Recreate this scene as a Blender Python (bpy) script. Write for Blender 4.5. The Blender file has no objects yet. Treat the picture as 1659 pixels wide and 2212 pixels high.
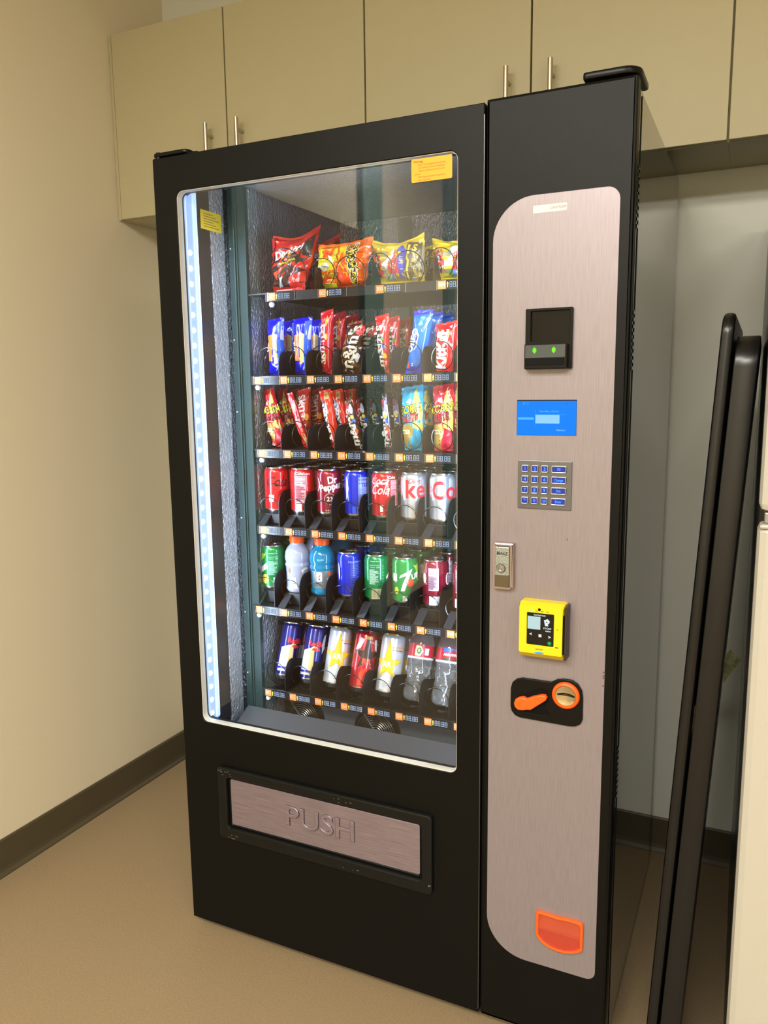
import bpy, bmesh, math, random
from mathutils import Vector, Matrix, noise
random.seed(7)
SC = bpy.context.scene
C = SC.collection

# ------------------------------------------------------------------ camera
def set_camera():
    y, p, r = 0.44370842, -0.15743685, -0.01226066
    cy, sy, cp, sp, cr, sr = math.cos(y), math.sin(y), math.cos(p), math.sin(p), math.cos(r), math.sin(r)
    fw = Vector((-sy*cp, cy*cp, sp)); rt = Vector((cy, sy, 0)); up = rt.cross(fw)
    rt2 = rt*cr + up*sr; up2 = -rt*sr + up*cr
    cam = bpy.data.cameras.new('camera'); o = bpy.data.objects.new('camera', cam); C.objects.link(o)
    m = Matrix((rt2, up2, -fw)).transposed().to_4x4(); m.translation = (1.22518, -1.42651, 1.33629)
    o.matrix_world = m
    cam.sensor_fit = 'VERTICAL'; cam.sensor_height = 36.0; cam.lens = 1706.42/2212*36.0
    cam.clip_start = 0.02
    SC.camera = o
set_camera()

# ------------------------------------------------------------------ world, view, lights
def lin(c):
    return tuple(((v/255)/12.92 if v/255 <= .04045 else ((v/255+.055)/1.055)**2.4) for v in c)
SC.view_settings.view_transform = 'Standard'; SC.view_settings.look = 'None'
SC.view_settings.gamma = 1; SC.view_settings.exposure = 0.0; SC.view_settings.use_curve_mapping = False
W = bpy.data.worlds.new('world'); SC.world = W; W.use_nodes = True
W.node_tree.nodes['Background'].inputs[0].default_value = (1, .93, .82, 1)
W.node_tree.nodes['Background'].inputs[1].default_value = 0.02

def area(name, loc, rot, sx, sy, power, col, spread=180):
    l = bpy.data.lights.new(name, 'AREA'); l.shape = 'RECTANGLE'; l.size = sx; l.size_y = sy
    l.energy = power; l.color = col; l.spread = math.radians(spread)
    o = bpy.data.objects.new(name, l); C.objects.link(o); o.location = loc; o.rotation_euler = rot
    return o
WARM = (1.0, .95, .88)
FIX = [(0.25, -2.2, 74), (2.6, -2.2, 48), (1.15, -3.1, 150)]
for i, (x, y, pw) in enumerate(FIX):
    area('ceiling_lamp_light', (x, y, 2.705), (0, 0, 0), 1.15, .55, pw, WARM)
# cold strip lamps inside the display case
area('case_lamp_light', (0.078, 0.045, 1.12), (0, math.radians(-90), math.radians(48)), 1.1, .02, 4.0, (.66, .8, 1.0), 170)
area('case_lamp_light', (0.690, 0.045, 1.12), (0, math.radians(90), math.radians(-48)), 1.1, .02, 4.0, (.66, .8, 1.0), 170)

# ------------------------------------------------------------------ materials
MC = {}
def mat(name, col, rough=.5, metal=0., emis=None, es=1., bump=0., bscale=200., trans=0., ior=1.45, coat=0., alpha=1.,
        noise_col=None, nscale=40., stretch=None, spec=None, bdist=.002):
    if name in MC: return MC[name]
    m = bpy.data.materials.new(name); m.use_nodes = True; nt = m.node_tree; b = nt.nodes['Principled BSDF']
    b.inputs['Base Color'].default_value = (*lin(col), 1); b.inputs['Roughness'].default_value = rough
    b.inputs['Metallic'].default_value = metal; b.inputs['IOR'].default_value = ior
    b.inputs['Transmission Weight'].default_value = trans; b.inputs['Coat Weight'].default_value = coat
    b.inputs['Coat Roughness'].default_value = .05; b.inputs['Alpha'].default_value = alpha
    if spec is not None: b.inputs['Specular IOR Level'].default_value = spec
    if emis: b.inputs['Emission Color'].default_value = (*lin(emis), 1); b.inputs['Emission Strength'].default_value = es
    def coords(sc):
        tc = nt.nodes.new('ShaderNodeTexCoord'); mp = nt.nodes.new('ShaderNodeMapping')
        nt.links.new(tc.outputs['Object'], mp.inputs[0]); mp.inputs['Scale'].default_value = sc; return mp.outputs[0]
    if noise_col:
        n = nt.nodes.new('ShaderNodeTexNoise'); n.inputs['Scale'].default_value = nscale; n.inputs['Detail'].default_value = 4
        nt.links.new(coords(stretch or (1, 1, 1)), n.inputs['Vector'])
        r = nt.nodes.new('ShaderNodeValToRGB'); r.color_ramp.elements[0].position = .35; r.color_ramp.elements[1].position = .65
        r.color_ramp.elements[0].color = (*lin(col), 1); r.color_ramp.elements[1].color = (*lin(noise_col), 1)
        nt.links.new(n.outputs[0], r.inputs[0]); nt.links.new(r.outputs[0], b.inputs['Base Color'])
    if bump:
        n = nt.nodes.new('ShaderNodeTexNoise'); n.inputs['Scale'].default_value = bscale; n.inputs['Detail'].default_value = 2
        nt.links.new(coords(stretch or (1, 1, 1)), n.inputs['Vector'])
        bp = nt.nodes.new('ShaderNodeBump'); bp.inputs['Strength'].default_value = bump; bp.inputs['Distance'].default_value = bdist
        nt.links.new(n.outputs[0], bp.inputs['Height']); nt.links.new(bp.outputs[0], b.inputs['Normal'])
    MC[name] = m
    return m
def ink(col, rough=.35, metal=0.):
    return mat('ink_%d_%d_%d' % tuple(col), col, rough, metal, coat=.3)
def glow(col, s=1.):
    return mat('glow_%d_%d_%d_%d' % (*col, int(s*10)), (3, 3, 4), .6, emis=col, es=s, spec=.15)

def glass_mat():
    m = bpy.data.materials.new('display_glass'); m.use_nodes = True; nt = m.node_tree; nt.nodes.clear()
    o = nt.nodes.new('ShaderNodeOutputMaterial'); mx = nt.nodes.new('ShaderNodeMixShader')
    t = nt.nodes.new('ShaderNodeBsdfTransparent'); g = nt.nodes.new('ShaderNodeBsdfGlossy'); 
    t.inputs[0].default_value = (.97, .985, .98, 1); g.inputs['Roughness'].default_value = .01
    ge = nt.nodes.new('ShaderNodeNewGeometry'); dt = nt.nodes.new('ShaderNodeVectorMath'); dt.operation = 'DOT_PRODUCT'
    nt.links.new(ge.outputs['Incoming'], dt.inputs[0]); nt.links.new(ge.outputs['Normal'], dt.inputs[1])
    def mth(op, a, b=None):
        q = nt.nodes.new('ShaderNodeMath'); q.operation = op
        for i, v in enumerate((a, b)):
            if v is None: continue
            if isinstance(v, float): q.inputs[i].default_value = v
            else: nt.links.new(v, q.inputs[i])
        return q.outputs[0]
    # Schlick reflectance of window glass, the same from both faces
    sch = mth('ADD', mth('MULTIPLY', mth('POWER', mth('SUBTRACT', 1., mth('ABSOLUTE', dt.outputs['Value'])), 5.), .96), .04)
    nt.links.new(sch, mx.inputs[0]); nt.links.new(t.outputs[0], mx.inputs[1]); nt.links.new(g.outputs[0], mx.inputs[2])
    nt.links.new(mx.outputs[0], o.inputs[0]); return m
GLASS = glass_mat()

M_WALL = mat('painted_wall', (214, 204, 178), .75, bump=.12, bscale=260, bdist=.001)
M_WALLB = mat('back_wall_shade_tint', (212, 214, 202), .75, bump=.12, bscale=260, bdist=.001)  # same wall paint, tinted grey-green for the shaded light back there
M_CEIL = mat('ceiling_tile', (225, 222, 205), .9, bump=.3, bscale=120)
M_FLOOR = mat('linoleum', (130, 112, 84), .5, noise_col=(143, 124, 94), nscale=260, bump=.05, bscale=300)
M_BASE = mat('rubber_baseboard', (74, 66, 48), .45)
M_CAB = mat('laminate_cabinet', (168, 160, 126), .5, bump=.06, bscale=500, bdist=.0006)
M_CABIN = mat('cabinet_inside_edge', (92, 78, 52), .7)
M_NICKEL = mat('brushed_nickel', (190, 182, 165), .3, 1.)
M_BLACK = mat('black_powder_coat', (8, 9, 7), .42, spec=.2, bump=.18, bscale=700, bdist=.0006)
M_SIDE = mat('black_side_gloss', (22, 24, 23), .04, coat=.6)
M_BPLAS = mat('black_plastic', (9, 9, 9), .3, spec=.25)
M_BMATTE = mat('black_matte', (8, 8, 9), .6, spec=.15)
M_BEZEL = mat('bezel_dark', (16, 17, 16), .32, spec=.3, bump=.1, bscale=600, bdist=.0005)
M_BRUSH = mat('brushed_fascia', (146, 138, 142), .40, .42, noise_col=(137, 129, 133), nscale=44, stretch=(14, 1, .5), bump=.04, bscale=60, bdist=.0008)
M_BRUSHH = mat('brushed_flap', (168, 157, 170), .27, .75, noise_col=(150, 139, 151), nscale=30, stretch=(.5, 1, 14), bump=.04, bscale=60, bdist=.0008)
M_STUCCO = mat('stucco_aluminium', (176, 180, 188), .22, .7, bump=1., bscale=190, bdist=.006, stretch=(1, 1, .6))
M_FLANGE = mat('shelf_frame_paint', (34, 48, 47), .32, .2)
M_TRAY = mat('tray_black', (13, 13, 16), .4)
M_DIV = mat('divider_black', (12, 12, 15), .4)
M_WIRE = mat('spiral_wire', (70, 72, 74), .22, 1.)
M_TRIM = mat('window_trim', (205, 202, 190), .45)
M_LEDH = mat('lamp_housing', (170, 190, 225), .35, .3, emis=(140, 182, 255), es=.8)
M_LED = mat('lamp_diode', (255, 255, 255), .4, emis=(225, 238, 255), es=9.)
M_STEEL = mat('steel', (168, 168, 168), .3, 1.)
M_CHROME = mat('chrome', (180, 198, 215), .12, 1., bump=.5, bscale=500, bdist=.001)
M_ALU = mat('can_aluminium', (205, 207, 212), .22, 1.)
M_YEL = mat('yellow_plastic', (222, 196, 22), .4)
M_ORG = mat('orange_plastic', (245, 92, 22), .35)
M_ORT = mat('orange_translucent', (245, 88, 20), .15, trans=.55, ior=1.3)
M_FRW = mat('fridge_white', (170, 167, 155), .4, bump=.08, bscale=260, bdist=.0006)
M_FRS = mat('fridge_side', (26, 25, 25), .3)
M_BOARD = mat('board_black', (14, 14, 15), .28)
M_GREY = mat('chute_grey', (58, 58, 60), .5, bump=.4, bscale=300, bdist=.001)
M_PLBL = mat('price_strip', (20, 21, 26), .25)
M_PRICE_GLOW = glow((190, 208, 245), .8)  # glow added to the price digits to brighten them
M_SBOX = mat('price_number_box', (248, 122, 62), .4)
M_YARR = mat('price_arrow', (252, 200, 60), .4)

# ------------------------------------------------------------------ mesh tools
class MB:
    def __init__(s): s.v = []; s.f = []; s.m = []; s.sm = []; s.mats = []
    def mi(s, m):
        if m not in s.mats: s.mats.append(m)
        return s.mats.index(m)
    def add(s, vs, fs, m, smooth=False):
        k = len(s.v); s.v += [tuple(v) for v in vs]; i = s.mi(m)
        for f in fs: s.f.append(tuple(a+k for a in f)); s.m.append(i); s.sm.append(smooth)
        return s
    def box(s, a, b, m, bev=0.):
        (x0, y0, z0), (x1, y1, z1) = a, b
        if bev:
            bm = bmesh.new(); bmesh.ops.create_cube(bm, size=1)
            for v in bm.verts: v.co = Vector(((x0+x1)/2+v.co.x*(x1-x0), (y0+y1)/2+v.co.y*(y1-y0), (z0+z1)/2+v.co.z*(z1-z0)))
            bmesh.ops.bevel(bm, geom=bm.edges[:], offset=bev, segments=2, affect='EDGES', profile=.5)
            return s.bm(bm, m)
        vs = [(x0,y0,z0),(x1,y0,z0),(x1,y1,z0),(x0,y1,z0),(x0,y0,z1),(x1,y0,z1),(x1,y1,z1),(x0,y1,z1)]
        return s.add(vs, [(0,3,2,1),(4,5,6,7),(0,1,5,4),(1,2,6,5),(2,3,7,6),(3,0,4,7)], m)
    def bm(s, bm, m, smooth=False, fn=None):
        bm.verts.ensure_lookup_table()
        vs = [fn(v.co) if fn else v.co.copy() for v in bm.verts]; fs = [tuple(v.index for v in f.verts) for f in bm.faces]
        bm.free(); return s.add(vs, fs, m, smooth)
    def lathe(s, prof, m, n=28, o=(0,0,0), axis='z', smooth=True, wob=None):
        vs = []
        for (r, z) in prof:
            for i in range(n):
                a = 2*math.pi*i/n; rr = r+(wob(a, z) if wob else 0)
                p = (rr*math.cos(a), rr*math.sin(a), z)
                if axis == 'y': p = (rr*math.cos(a), -z, rr*math.sin(a))
                elif axis == 'x': p = (z, rr*math.cos(a), rr*math.sin(a))
                vs.append((p[0]+o[0], p[1]+o[1], p[2]+o[2]))
        fs = []
        for j in range(len(prof)-1):
            for i in range(n):
                a, b = j*n+i, j*n+(i+1) % n
                fs.append((a, b, b+n, a+n))
        return s.add(vs, fs, m, smooth)
    def tube(s, pts, r, m, n=8, cap=True):
        P = [Vector(p) for p in pts]; vs = []; fs = []; up = Vector((0, 0, 1)); prev = None
        for i, p in enumerate(P):
            t = (P[min(i+1, len(P)-1)]-P[max(i-1, 0)]).normalized()
            a = (prev - t*prev.dot(t)) if prev is not None else (up.cross(t) if abs(up.dot(t)) < .95 else Vector((1, 0, 0)).cross(t))
            a.normalize(); prev = a; b = t.cross(a)
            for k in range(n):
                w = 2*math.pi*k/n; vs.append(p+(a*math.cos(w)+b*math.sin(w))*r)
        for i in range(len(P)-1):
            for k in range(n):
                c, d = i*n+k, i*n+(k+1) % n; fs.append((c, d, d+n, c+n))
        if cap: fs += [tuple(range(n))[::-1], tuple(range((len(P)-1)*n, len(P)*n))]
        return s.add(vs, fs, m, True)
    def build(s, name, parent=None, loc=None):
        me = bpy.data.meshes.new(name); me.from_pydata(s.v, [], s.f)
        for m in s.mats: me.materials.append(m)
        me.polygons.foreach_set('material_index', s.m); me.polygons.foreach_set('use_smooth', s.sm); me.update()
        if any(s.sm): me.set_sharp_from_angle(angle=math.radians(42)); me.polygons.foreach_set('use_smooth', s.sm)
        o = bpy.data.objects.new(name, me); C.objects.link(o)
        if parent is not None: o.parent = parent
        if loc: o.location = loc
        return o

def tag(o, label=None, cat=None, group=None, kind=None):
    if label: o['label'] = label
    if cat: o['category'] = cat
    if group: o['group'] = group
    if kind: o['kind'] = kind
    return o
def thing(name, label, cat, loc=(0, 0, 0), group=None):
    o = bpy.data.objects.new(name, None); C.objects.link(o); o.location = loc; o.empty_display_size = .05
    return tag(o, label, cat, group)
def struct(mb, name): return tag(mb.build(name), kind='structure')

def rr(x0, z0, x1, z1, r, n=6):
    R = r if isinstance(r, (tuple, list)) else (r,)*4     # bl, br, tr, tl
    out = []
    for (cx, cz, rad, a0) in ((x0+R[0], z0+R[0], R[0], 180), (x1-R[1], z0+R[1], R[1], 270), (x1-R[2], z1-R[2], R[2], 0), (x0+R[3], z1-R[3], R[3], 90)):
        k = n if rad > 0 else 0
        for i in range(k+1):
            a = math.radians(a0+90*i/max(k, 1)); out.append((cx+rad*math.cos(a), cz+rad*math.sin(a)))
    return out
def circ(cx, cz, r, n=32, rz=None): return [(cx+r*math.cos(2*math.pi*i/n), cz+(rz or r)*math.sin(2*math.pi*i/n)) for i in range(n)]

def curve_geo(polys, thick=0., bev=0.):
    cu = bpy.data.curves.new('tmp', 'CURVE'); cu.dimensions = '2D'; cu.fill_mode = 'BOTH'
    if thick: cu.extrude = max(thick/2-bev, 1e-5)
    if bev: cu.bevel_depth = bev; cu.bevel_resolution = 1; cu.offset = -bev
    for P in polys:
        sp = cu.splines.new('POLY'); sp.points.add(len(P)-1)
        for q, p in zip(sp.points, P): q.co = (p[0], p[1], 0, 1)
        sp.use_cyclic_u = True
    return _eval(cu)
def _eval(cu):
    o = bpy.data.objects.new('tmp', cu); C.objects.link(o)
    dg = bpy.context.evaluated_depsgraph_get(); ev = o.evaluated_get(dg); me = ev.to_mesh()
    vs = [v.co.copy() for v in me.vertices]; fs = [tuple(p.vertices) for p in me.polygons]
    ev.to_mesh_clear(); bpy.data.objects.remove(o); bpy.data.curves.remove(cu)
    return vs, fs
def holed(polys, thick, bev):
    """plate with holes: triangulated front, bevelled rims"""
    bm = bmesh.new(); E = []; loops = []
    for P in polys:
        V = [bm.verts.new((p[0], p[1], thick/2)) for p in P]; loops.append(V)
        E += [bm.edges.new((V[i], V[(i+1) % len(V)])) for i in range(len(V))]
    bmesh.ops.triangle_fill(bm, use_beauty=True, edges=E)
    cap = [f for f in bm.faces]
    for f in cap:
        if f.normal.z < 0: f.normal_flip()
    vs = [v.co.copy() for v in bm.verts]; fs = [tuple(v.index for v in f.verts) for f in (bm.verts.index_update() or bm.faces)]
    k = len(vs); n = 0; out = []
    ins = []
    for j, P in enumerate(polys):
        L = len(P); A = sum(P[i][0]*P[(i+1) % L][1]-P[(i+1) % L][0]*P[i][1] for i in range(L)); sg = 1 if A > 0 else -1
        if j > 0: sg = -sg
        for i in range(L):
            a, b_, c = Vector(P[i-1]), Vector(P[i]), Vector(P[(i+1) % L]); e = ((b_-a).normalized()+(c-b_).normalized())
            e = e.normalized() if e.length > 1e-6 else (c-b_).normalized(); ins.append(Vector((-e.y, e.x))*sg)
    top = [Vector((v.x+q.x*bev, v.y+q.y*bev, v.z)) for v, q in zip(vs, ins)]
    mid = [Vector((v.x, v.y, thick/2-bev)) for v in vs]; bot = [Vector((v.x, v.y, -thick/2)) for v in vs]
    F_ = list(fs); s0 = 0
    for P in polys:
        L = len(P)
        for i in range(L):
            a, b_ = s0+i, s0+(i+1) % L; F_ += [(a, b_, b_+k, a+k), (a+k, b_+k, b_+2*k, a+2*k)]
        s0 += L
    F_ += [tuple(q+2*k for q in f[::-1]) for f in fs]
    bm.free(); return top+mid+bot, F_
def plate(mb, polys, yfront, thick, m, bev=0.):
    vs, fs = holed(polys, thick, bev) if len(polys) > 2 else curve_geo(polys, thick, bev)
    return mb.add([(v.x, yfront+thick/2-v.z, v.y) for v in vs], fs, m)
TXT = {}
def text_geo(s, bold=0., extrude=0., bev=0.):
    k = (s, bold, extrude, bev)
    if k not in TXT:
        cu = bpy.data.curves.new('tmp', 'FONT'); cu.body = s; cu.size = 1; cu.offset = bold; cu.extrude = extrude; cu.bevel_depth = bev
        cu.align_x = 'CENTER'; cu.align_y = 'CENTER'; cu.resolution_u = 3
        TXT[k] = _eval(cu)
    return TXT[k]
def shape2d(d):
    """-> verts (2D), faces for a decal"""
    k = d[0]
    if k == 'text':
        _, s, size, u, v = d[:5]; o = d[6] if len(d) > 6 else {}
        vs, fs = text_geo(s, o.get('bold', .012)); rot = math.radians(o.get('rot', 0)); sh = o.get('shear', 0); sx = o.get('sx', 1)
        out = []
        for p in vs:
            x = (p.x*sx+p.y*sh)*size; y = p.y*size
            out.append((u+x*math.cos(rot)-y*math.sin(rot), v+x*math.sin(rot)+y*math.cos(rot)))
        return out, fs
    if k == 'rect': _, a, b, c, e = d[:5]; P = [(a, b), (c, b), (c, e), (a, e)]
    elif k == 'ell': _, a, b, c, e = d[:5]; P = circ(a, b, c, 24, e)
    else: P = d[1]
    vs, fs = curve_geo([P]); return [(p.x, p.y) for p in vs], fs
def decal(mb, d, fn, step=.006, n=0, off=.00025):
    """paint shape d on a curved surface: fn(u, v, lift) -> point"""
    col = d[5] if d[0] != 'poly' else d[2]
    vs, fs = shape2d(d)
    bm = bmesh.new(); V = [bm.verts.new((x, y, 0)) for x, y in vs]
    for f in fs:
        try: bm.faces.new([V[i] for i in f])
        except ValueError: pass
    if not vs: bm.free(); return
    for ax in (0, 1):
        lo = min(v[ax] for v in vs); hi = max(v[ax] for v in vs); k = math.ceil(lo/step+1e-6)
        st = step if ax == 0 else step*2
        k = math.ceil(lo/st+1e-6)
        while k*st < hi-1e-6:
            co = [0, 0, 0]; no = [0, 0, 0]; co[ax] = k*st; no[ax] = 1
            bmesh.ops.bisect_plane(bm, geom=bm.verts[:]+bm.edges[:]+bm.faces[:], plane_co=co, plane_no=no); k += 1
    bm.verts.index_update()
    lift = off*(n+1)
    for f in bm.faces:
        if f.normal.z < 0: f.normal_flip()
    mb.bm(bm, col if isinstance(col, bpy.types.Material) else ink(col), True, lambda c: fn(c.x, c.y, lift))
def flat(mb, d, y, n=0):            # decal on the plane facing -y
    col = d[5] if d[0] != 'poly' else d[2]
    vs, fs = shape2d(d)
    mb.add([(a, y-.0003*(n+1), b) for a, b in vs], fs, col if isinstance(col, bpy.types.Material) else ink(col))
# ------------------------------------------------------------------ the room
XL, YB, ZC = -0.6208, 0.811, 2.78
XR_, YF = 3.6, -4.6
m = MB(); m.box((XL-.1, YF-.1, -.08), (XR_+.1, YB+.1, 0), M_FLOOR); struct(m, 'floor')
m = MB(); m.box((XL-.1, YF-.1, ZC), (XR_+.1, YB+.1, ZC+.08), M_CEIL); struct(m, 'ceiling')
m = MB(); m.box((XL-.1, YF, 0), (XL, YB+.1, ZC), M_WALL); struct(m, 'wall_left')
m = MB(); m.box((XL, YB, 0), (XR_, YB+.1, ZC), M_WALLB); struct(m, 'wall_back')
m = MB(); m.box((XR_, YF, 0), (XR_+.1, YB+.1, ZC), M_WALL); struct(m, 'wall_right')
m = MB(); m.box((XL, YF-.1, 0), (XR_, YF, ZC), M_WALL); struct(m, 'wall_front')
def baseboard(name, pts):
    # coved rubber base: profile (distance from wall, height)
    m = MB(); pr = [(0, 0), (.016, 0), (.015, .004), (.008, .012), (.006, .022), (.006, .1), (.004, .1041), (0, .1041)]
    (x0, y0), (x1, y1), (nx, ny) = pts
    vs = [(x0+nx*d, y0+ny*d, z) for d, z in pr]+[(x1+nx*d, y1+ny*d, z) for d, z in pr]; k = len(pr)
    m.add(vs, [(i, (i+1) % k, (i+1) % k+k, i+k) for i in range(k)]+[tuple(range(k))[::-1], tuple(range(k, 2*k))], M_BASE)
    struct(m, name)
baseboard('baseboard_left', ((XL, YF), (XL, YB), (1, 0)))
baseboard('baseboard_back', ((XL, YB), (XR_, YB), (0, -1)))
# tall green-grey frame posts farther along the left wall (they show as reflections in the display glass)
M_POST = mat('post_paint', (120, 150, 140), .5)
for i, (ya, yb) in enumerate(((-1.26, -1.09), (-2.40, -2.18), (-3.48, -3.34))):
    m = MB(); m.box((XL, ya, 0), (XL+.035, yb, ZC), M_POST, .004); struct(m, 'trim_%d' % (i+1))
m = MB(); m.box((XL, -2.16, 0), (XL+.012, -1.28, 2.1), mat('door_brown', (96, 70, 44), .5), .003)
m.lathe([(0, 0), (.02, .0), (.02, .01), (.01, .012), (.01, .04), (.024, .045), (.026, .055), (.018, .066), (0, .068)], M_NICKEL, 20, (XL+.012, -2.08, 1.0), 'x'); struct(m, 'door_1')
# ceiling light fixtures
M_DIFF = mat('lamp_diffuser', (250, 245, 230), .5, emis=(255, 232, 190), es=2.2)
for i, (x, y, pw) in enumerate(FIX):
    t = thing('ceiling_light', 'recessed rectangular ceiling light panel, '+('above the vending machine front', 'above the refrigerator side', 'farthest from the vending machine')[i], 'light', (x, y, ZC), 'ceiling light panels')
    a = MB(); plate(a, [rr(-.61, -.3, .61, .3, 0), rr(-.57, -.26, .57, .26, 0)], 0, .02, M_FRW)
    a.v = [(p[0], p[2], p[1]-.02) for p in a.v]; a.build('frame', t)
    a = MB(); a.box((-.57, -.26, -.012), (.57, .26, -.006), M_DIFF); a.build('diffuser', t)

# ------------------------------------------------------------------ wall cabinets
YC, ZB0, ZT0 = 0.5497, 1.8583, 2.390
DW = .4403; X1 = -.1943
def bar_pull(mb_parent, x, z0, z1):
    h = MB(); y = YC-.032
    h.tube([(x, y, z0), (x, y, z0+.002), (x, y, z1-.002), (x, y, z1)], .006, M_NICKEL, 12)
    for z in (z0+.03, z1-.03): h.tube([(x, y, z), (x, YC-.0005, z)], .0045, M_NICKEL, 10)
    return h.build('handle', mb_parent)
def cabinet(xa, xm, xb, label, sides, filler=0):
    t = thing('wall_cabinet', label, 'cabinet', ((xa+xb)/2, YC, ZB0), 'wall cabinets above the vending machine')
    off = Vector(t.location)
    def ch(o, par=t):
        o.parent = par; o.matrix_parent_inverse = Matrix.Translation(-off); return o
    b = MB(); b.box((xa, YC+.021, ZB0), (xb, YB-.001, ZT0), M_CAB, .001)
    if filler: b.box((xa, YC+.004, ZB0), (xa+filler-.002, YC+.021, ZT0), M_CAB)
    b.box((xa+filler+.004, YC+.0185, ZB0+.004), (xb-.004, YC+.0215, ZT0-.004), M_CABIN); ch(b.build('carcass'))
    for (a, c, hx) in ((xa+filler, xm, xm-.052), (xm, xb, xm+.054)):
        d = MB(); d.box((a+.0022, YC, ZB0+.001), (c-.0022, YC+.018, ZT0-.001), M_CAB, .0012)
        do = ch(d.build('door')); h = bar_pull(None, hx, 1.93, 2.081); h.parent = do
    return t
cabinet(XL+.002, X1, X1+DW, 'olive laminate wall cabinet with two doors in the left corner', 1, .012)
cabinet(X1+DW, X1+2*DW, X1+3*DW, 'olive laminate wall cabinet with two doors above the brushed metal control panel', 1)
cabinet(X1+3*DW, X1+4*DW, X1+5*DW, 'olive laminate wall cabinet cut by the right photo edge, above the refrigerator', 1)

# ------------------------------------------------------------------ refrigerator
t = thing('refrigerator', 'cream white two-door refrigerator with dark side, cut by the right photo edge', 'refrigerator', (0, 0, 0))
t.location = (1.231, -.15, 0); t.rotation_euler = (0, 0, .0148)
def fr(mb, n, par=t): o = mb.build(n, par); return o
b = MB(); b.box((.0, .065, .03), (.70, .87, 1.735), M_FRS, .008); fr(b, 'body')
b = MB(); b.box((.0, .0, 1.146), (.70, .06, 1.74), M_FRW, .012); fz = fr(b, 'freezer_door')
b = MB(); b.box((.0, .0, .07), (.70, .06, 1.128), M_FRW, .012); fd = fr(b, 'fridge_door')
b = MB(); b.box((.008, .006, 1.1285), (.60, .05, 1.1455), mat('hinge_bracket', (150, 148, 140), .35, .6), .002); hg = fr(b, 'hinge')
b = MB(); b.lathe([(0, .004), (.0035, .004), (.005, .002), (.005, 0)], M_STEEL, 14, (.019, .006, 1.1372), 'y'); fr(b, 'screw', hg)
b = MB(); b.box((.002, -.004, 1.122), (.05, .03, 1.1285), M_FRW, .003); fr(b, 'hinge_cover', fd)
b = MB(); b.box((.02, .08, .0), (.68, .8, .03), M_BMATTE); b.box((.02, .03, .005), (.68, .06, .065), M_BMATTE); fr(b, 'base_grille')
for q, (z0, z1) in enumerate(((1.22, 1.55), (.62, 1.05))):
    b = MB(); b.tube([(.64, 0, z0), (.64, -.035, z0+.02), (.64, -.04, z0+.05), (.64, -.04, z1-.05), (.64, -.035, z1-.02), (.64, 0, z1)], .011, M_FRW, 10); fr(b, 'handle', (fz, fd)[q])

# folded black table standing on edge against the refrigerator
t = thing('folded_table', 'black folded table standing on edge between vending machine and refrigerator', 'table', (1.087, -.04, 0))
SH = .0515
def board(name, x0, x1, zt, y0, y1, rad, m, bev, par=t):
    P = rr(y0, .0, y1, zt, (.01, .01, rad, rad), 8)
    vs, fs = curve_geo([P], x1-x0, bev); xm = (x0+x1)/2
    b = MB(); b.add([(xm+v.z+SH*v.y, v.x, v.y) for v in vs], fs, m, True); return b.build(name, par)
board('table_leaf', .001, .0205, 1.447, 0, .52, .035, M_BOARD, .007)
sl = board('table_half', .0245, .060, 1.4105, .0, .50, .05, M_BOARD, .003)
for y in (.1, .42):
    b = MB(); b.box((.02+SH*.7, y, .69), (.026+SH*.7, y+.03, .75), M_STEEL, .001); b.build('fold_hinge', t)
b = MB(); NOTE = mat('note_paper', (150, 150, 104), .7, noise_col=(104, 108, 74), nscale=90)
vs = [(-.004, .0, .012), (.006, .004, .026), (.027, .0, .008), (.010, .004, -.022), (-.003, .0, -.045)]
b.add(vs+[(x, y+.0012, z) for x, y, z in vs], [(0, 1, 2, 3, 4), (9, 8, 7, 6, 5)]+[(i, (i+1) % 5, (i+1) % 5+5, i+5) for i in range(5)], NOTE)
tag(b.build('folded_note', None, (1.1905, .24, .78)), 'small olive folded paper note sticking out behind the black folded table', 'note')
# ------------------------------------------------------------------ vending machine
VM = thing('vending_machine', 'black glass-front vending machine with brushed metal control panel on the right', 'vending machine')
MW, MT, MD = 1.0169, 1.83, .705
HX0, HX1, HZ0, HZ1 = .0604, .7036, .5513, 1.7571
XS = .7555
# cabinet body: shell walls around the display cavity
b = MB()
b.box((.004, .036, .02), (.058, MD, 1.825), M_SIDE, .002)
b.box((.712, .036, .02), (MW-.003, MD, 1.825), M_SIDE, .003)
b.box((.058, .036, 1.802), (.712, MD, 1.825), M_SIDE)
b.box((.058, .036, .02), (.712, MD, .40), M_SIDE)
b.box((.058, .66, .40), (.712, MD, 1.802), M_SIDE)
for x in (.06, .93):
    for y in (.08, .62): b.lathe([(0, 0), (.022, 0), (.022, .006), (.012, .008), (.012, .021), (0, .021)], M_BMATTE, 16, (x, y, 0))
body = b.build('cabinet_body', VM)
b = MB()   # narrow seam strip and louvres along the front of the right side
b.box((MW-.0032, .052, .03), (MW-.0018, .056, 1.815), M_BMATTE)
for z0 in (1.60, 1.36, .55):
    for k in range(9): b.box((MW-.003, .036, z0+k*.012), (MW-.0008, .048, z0+k*.012+.006), M_SIDE, .0006)
b.build('side_vent', body)

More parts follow.
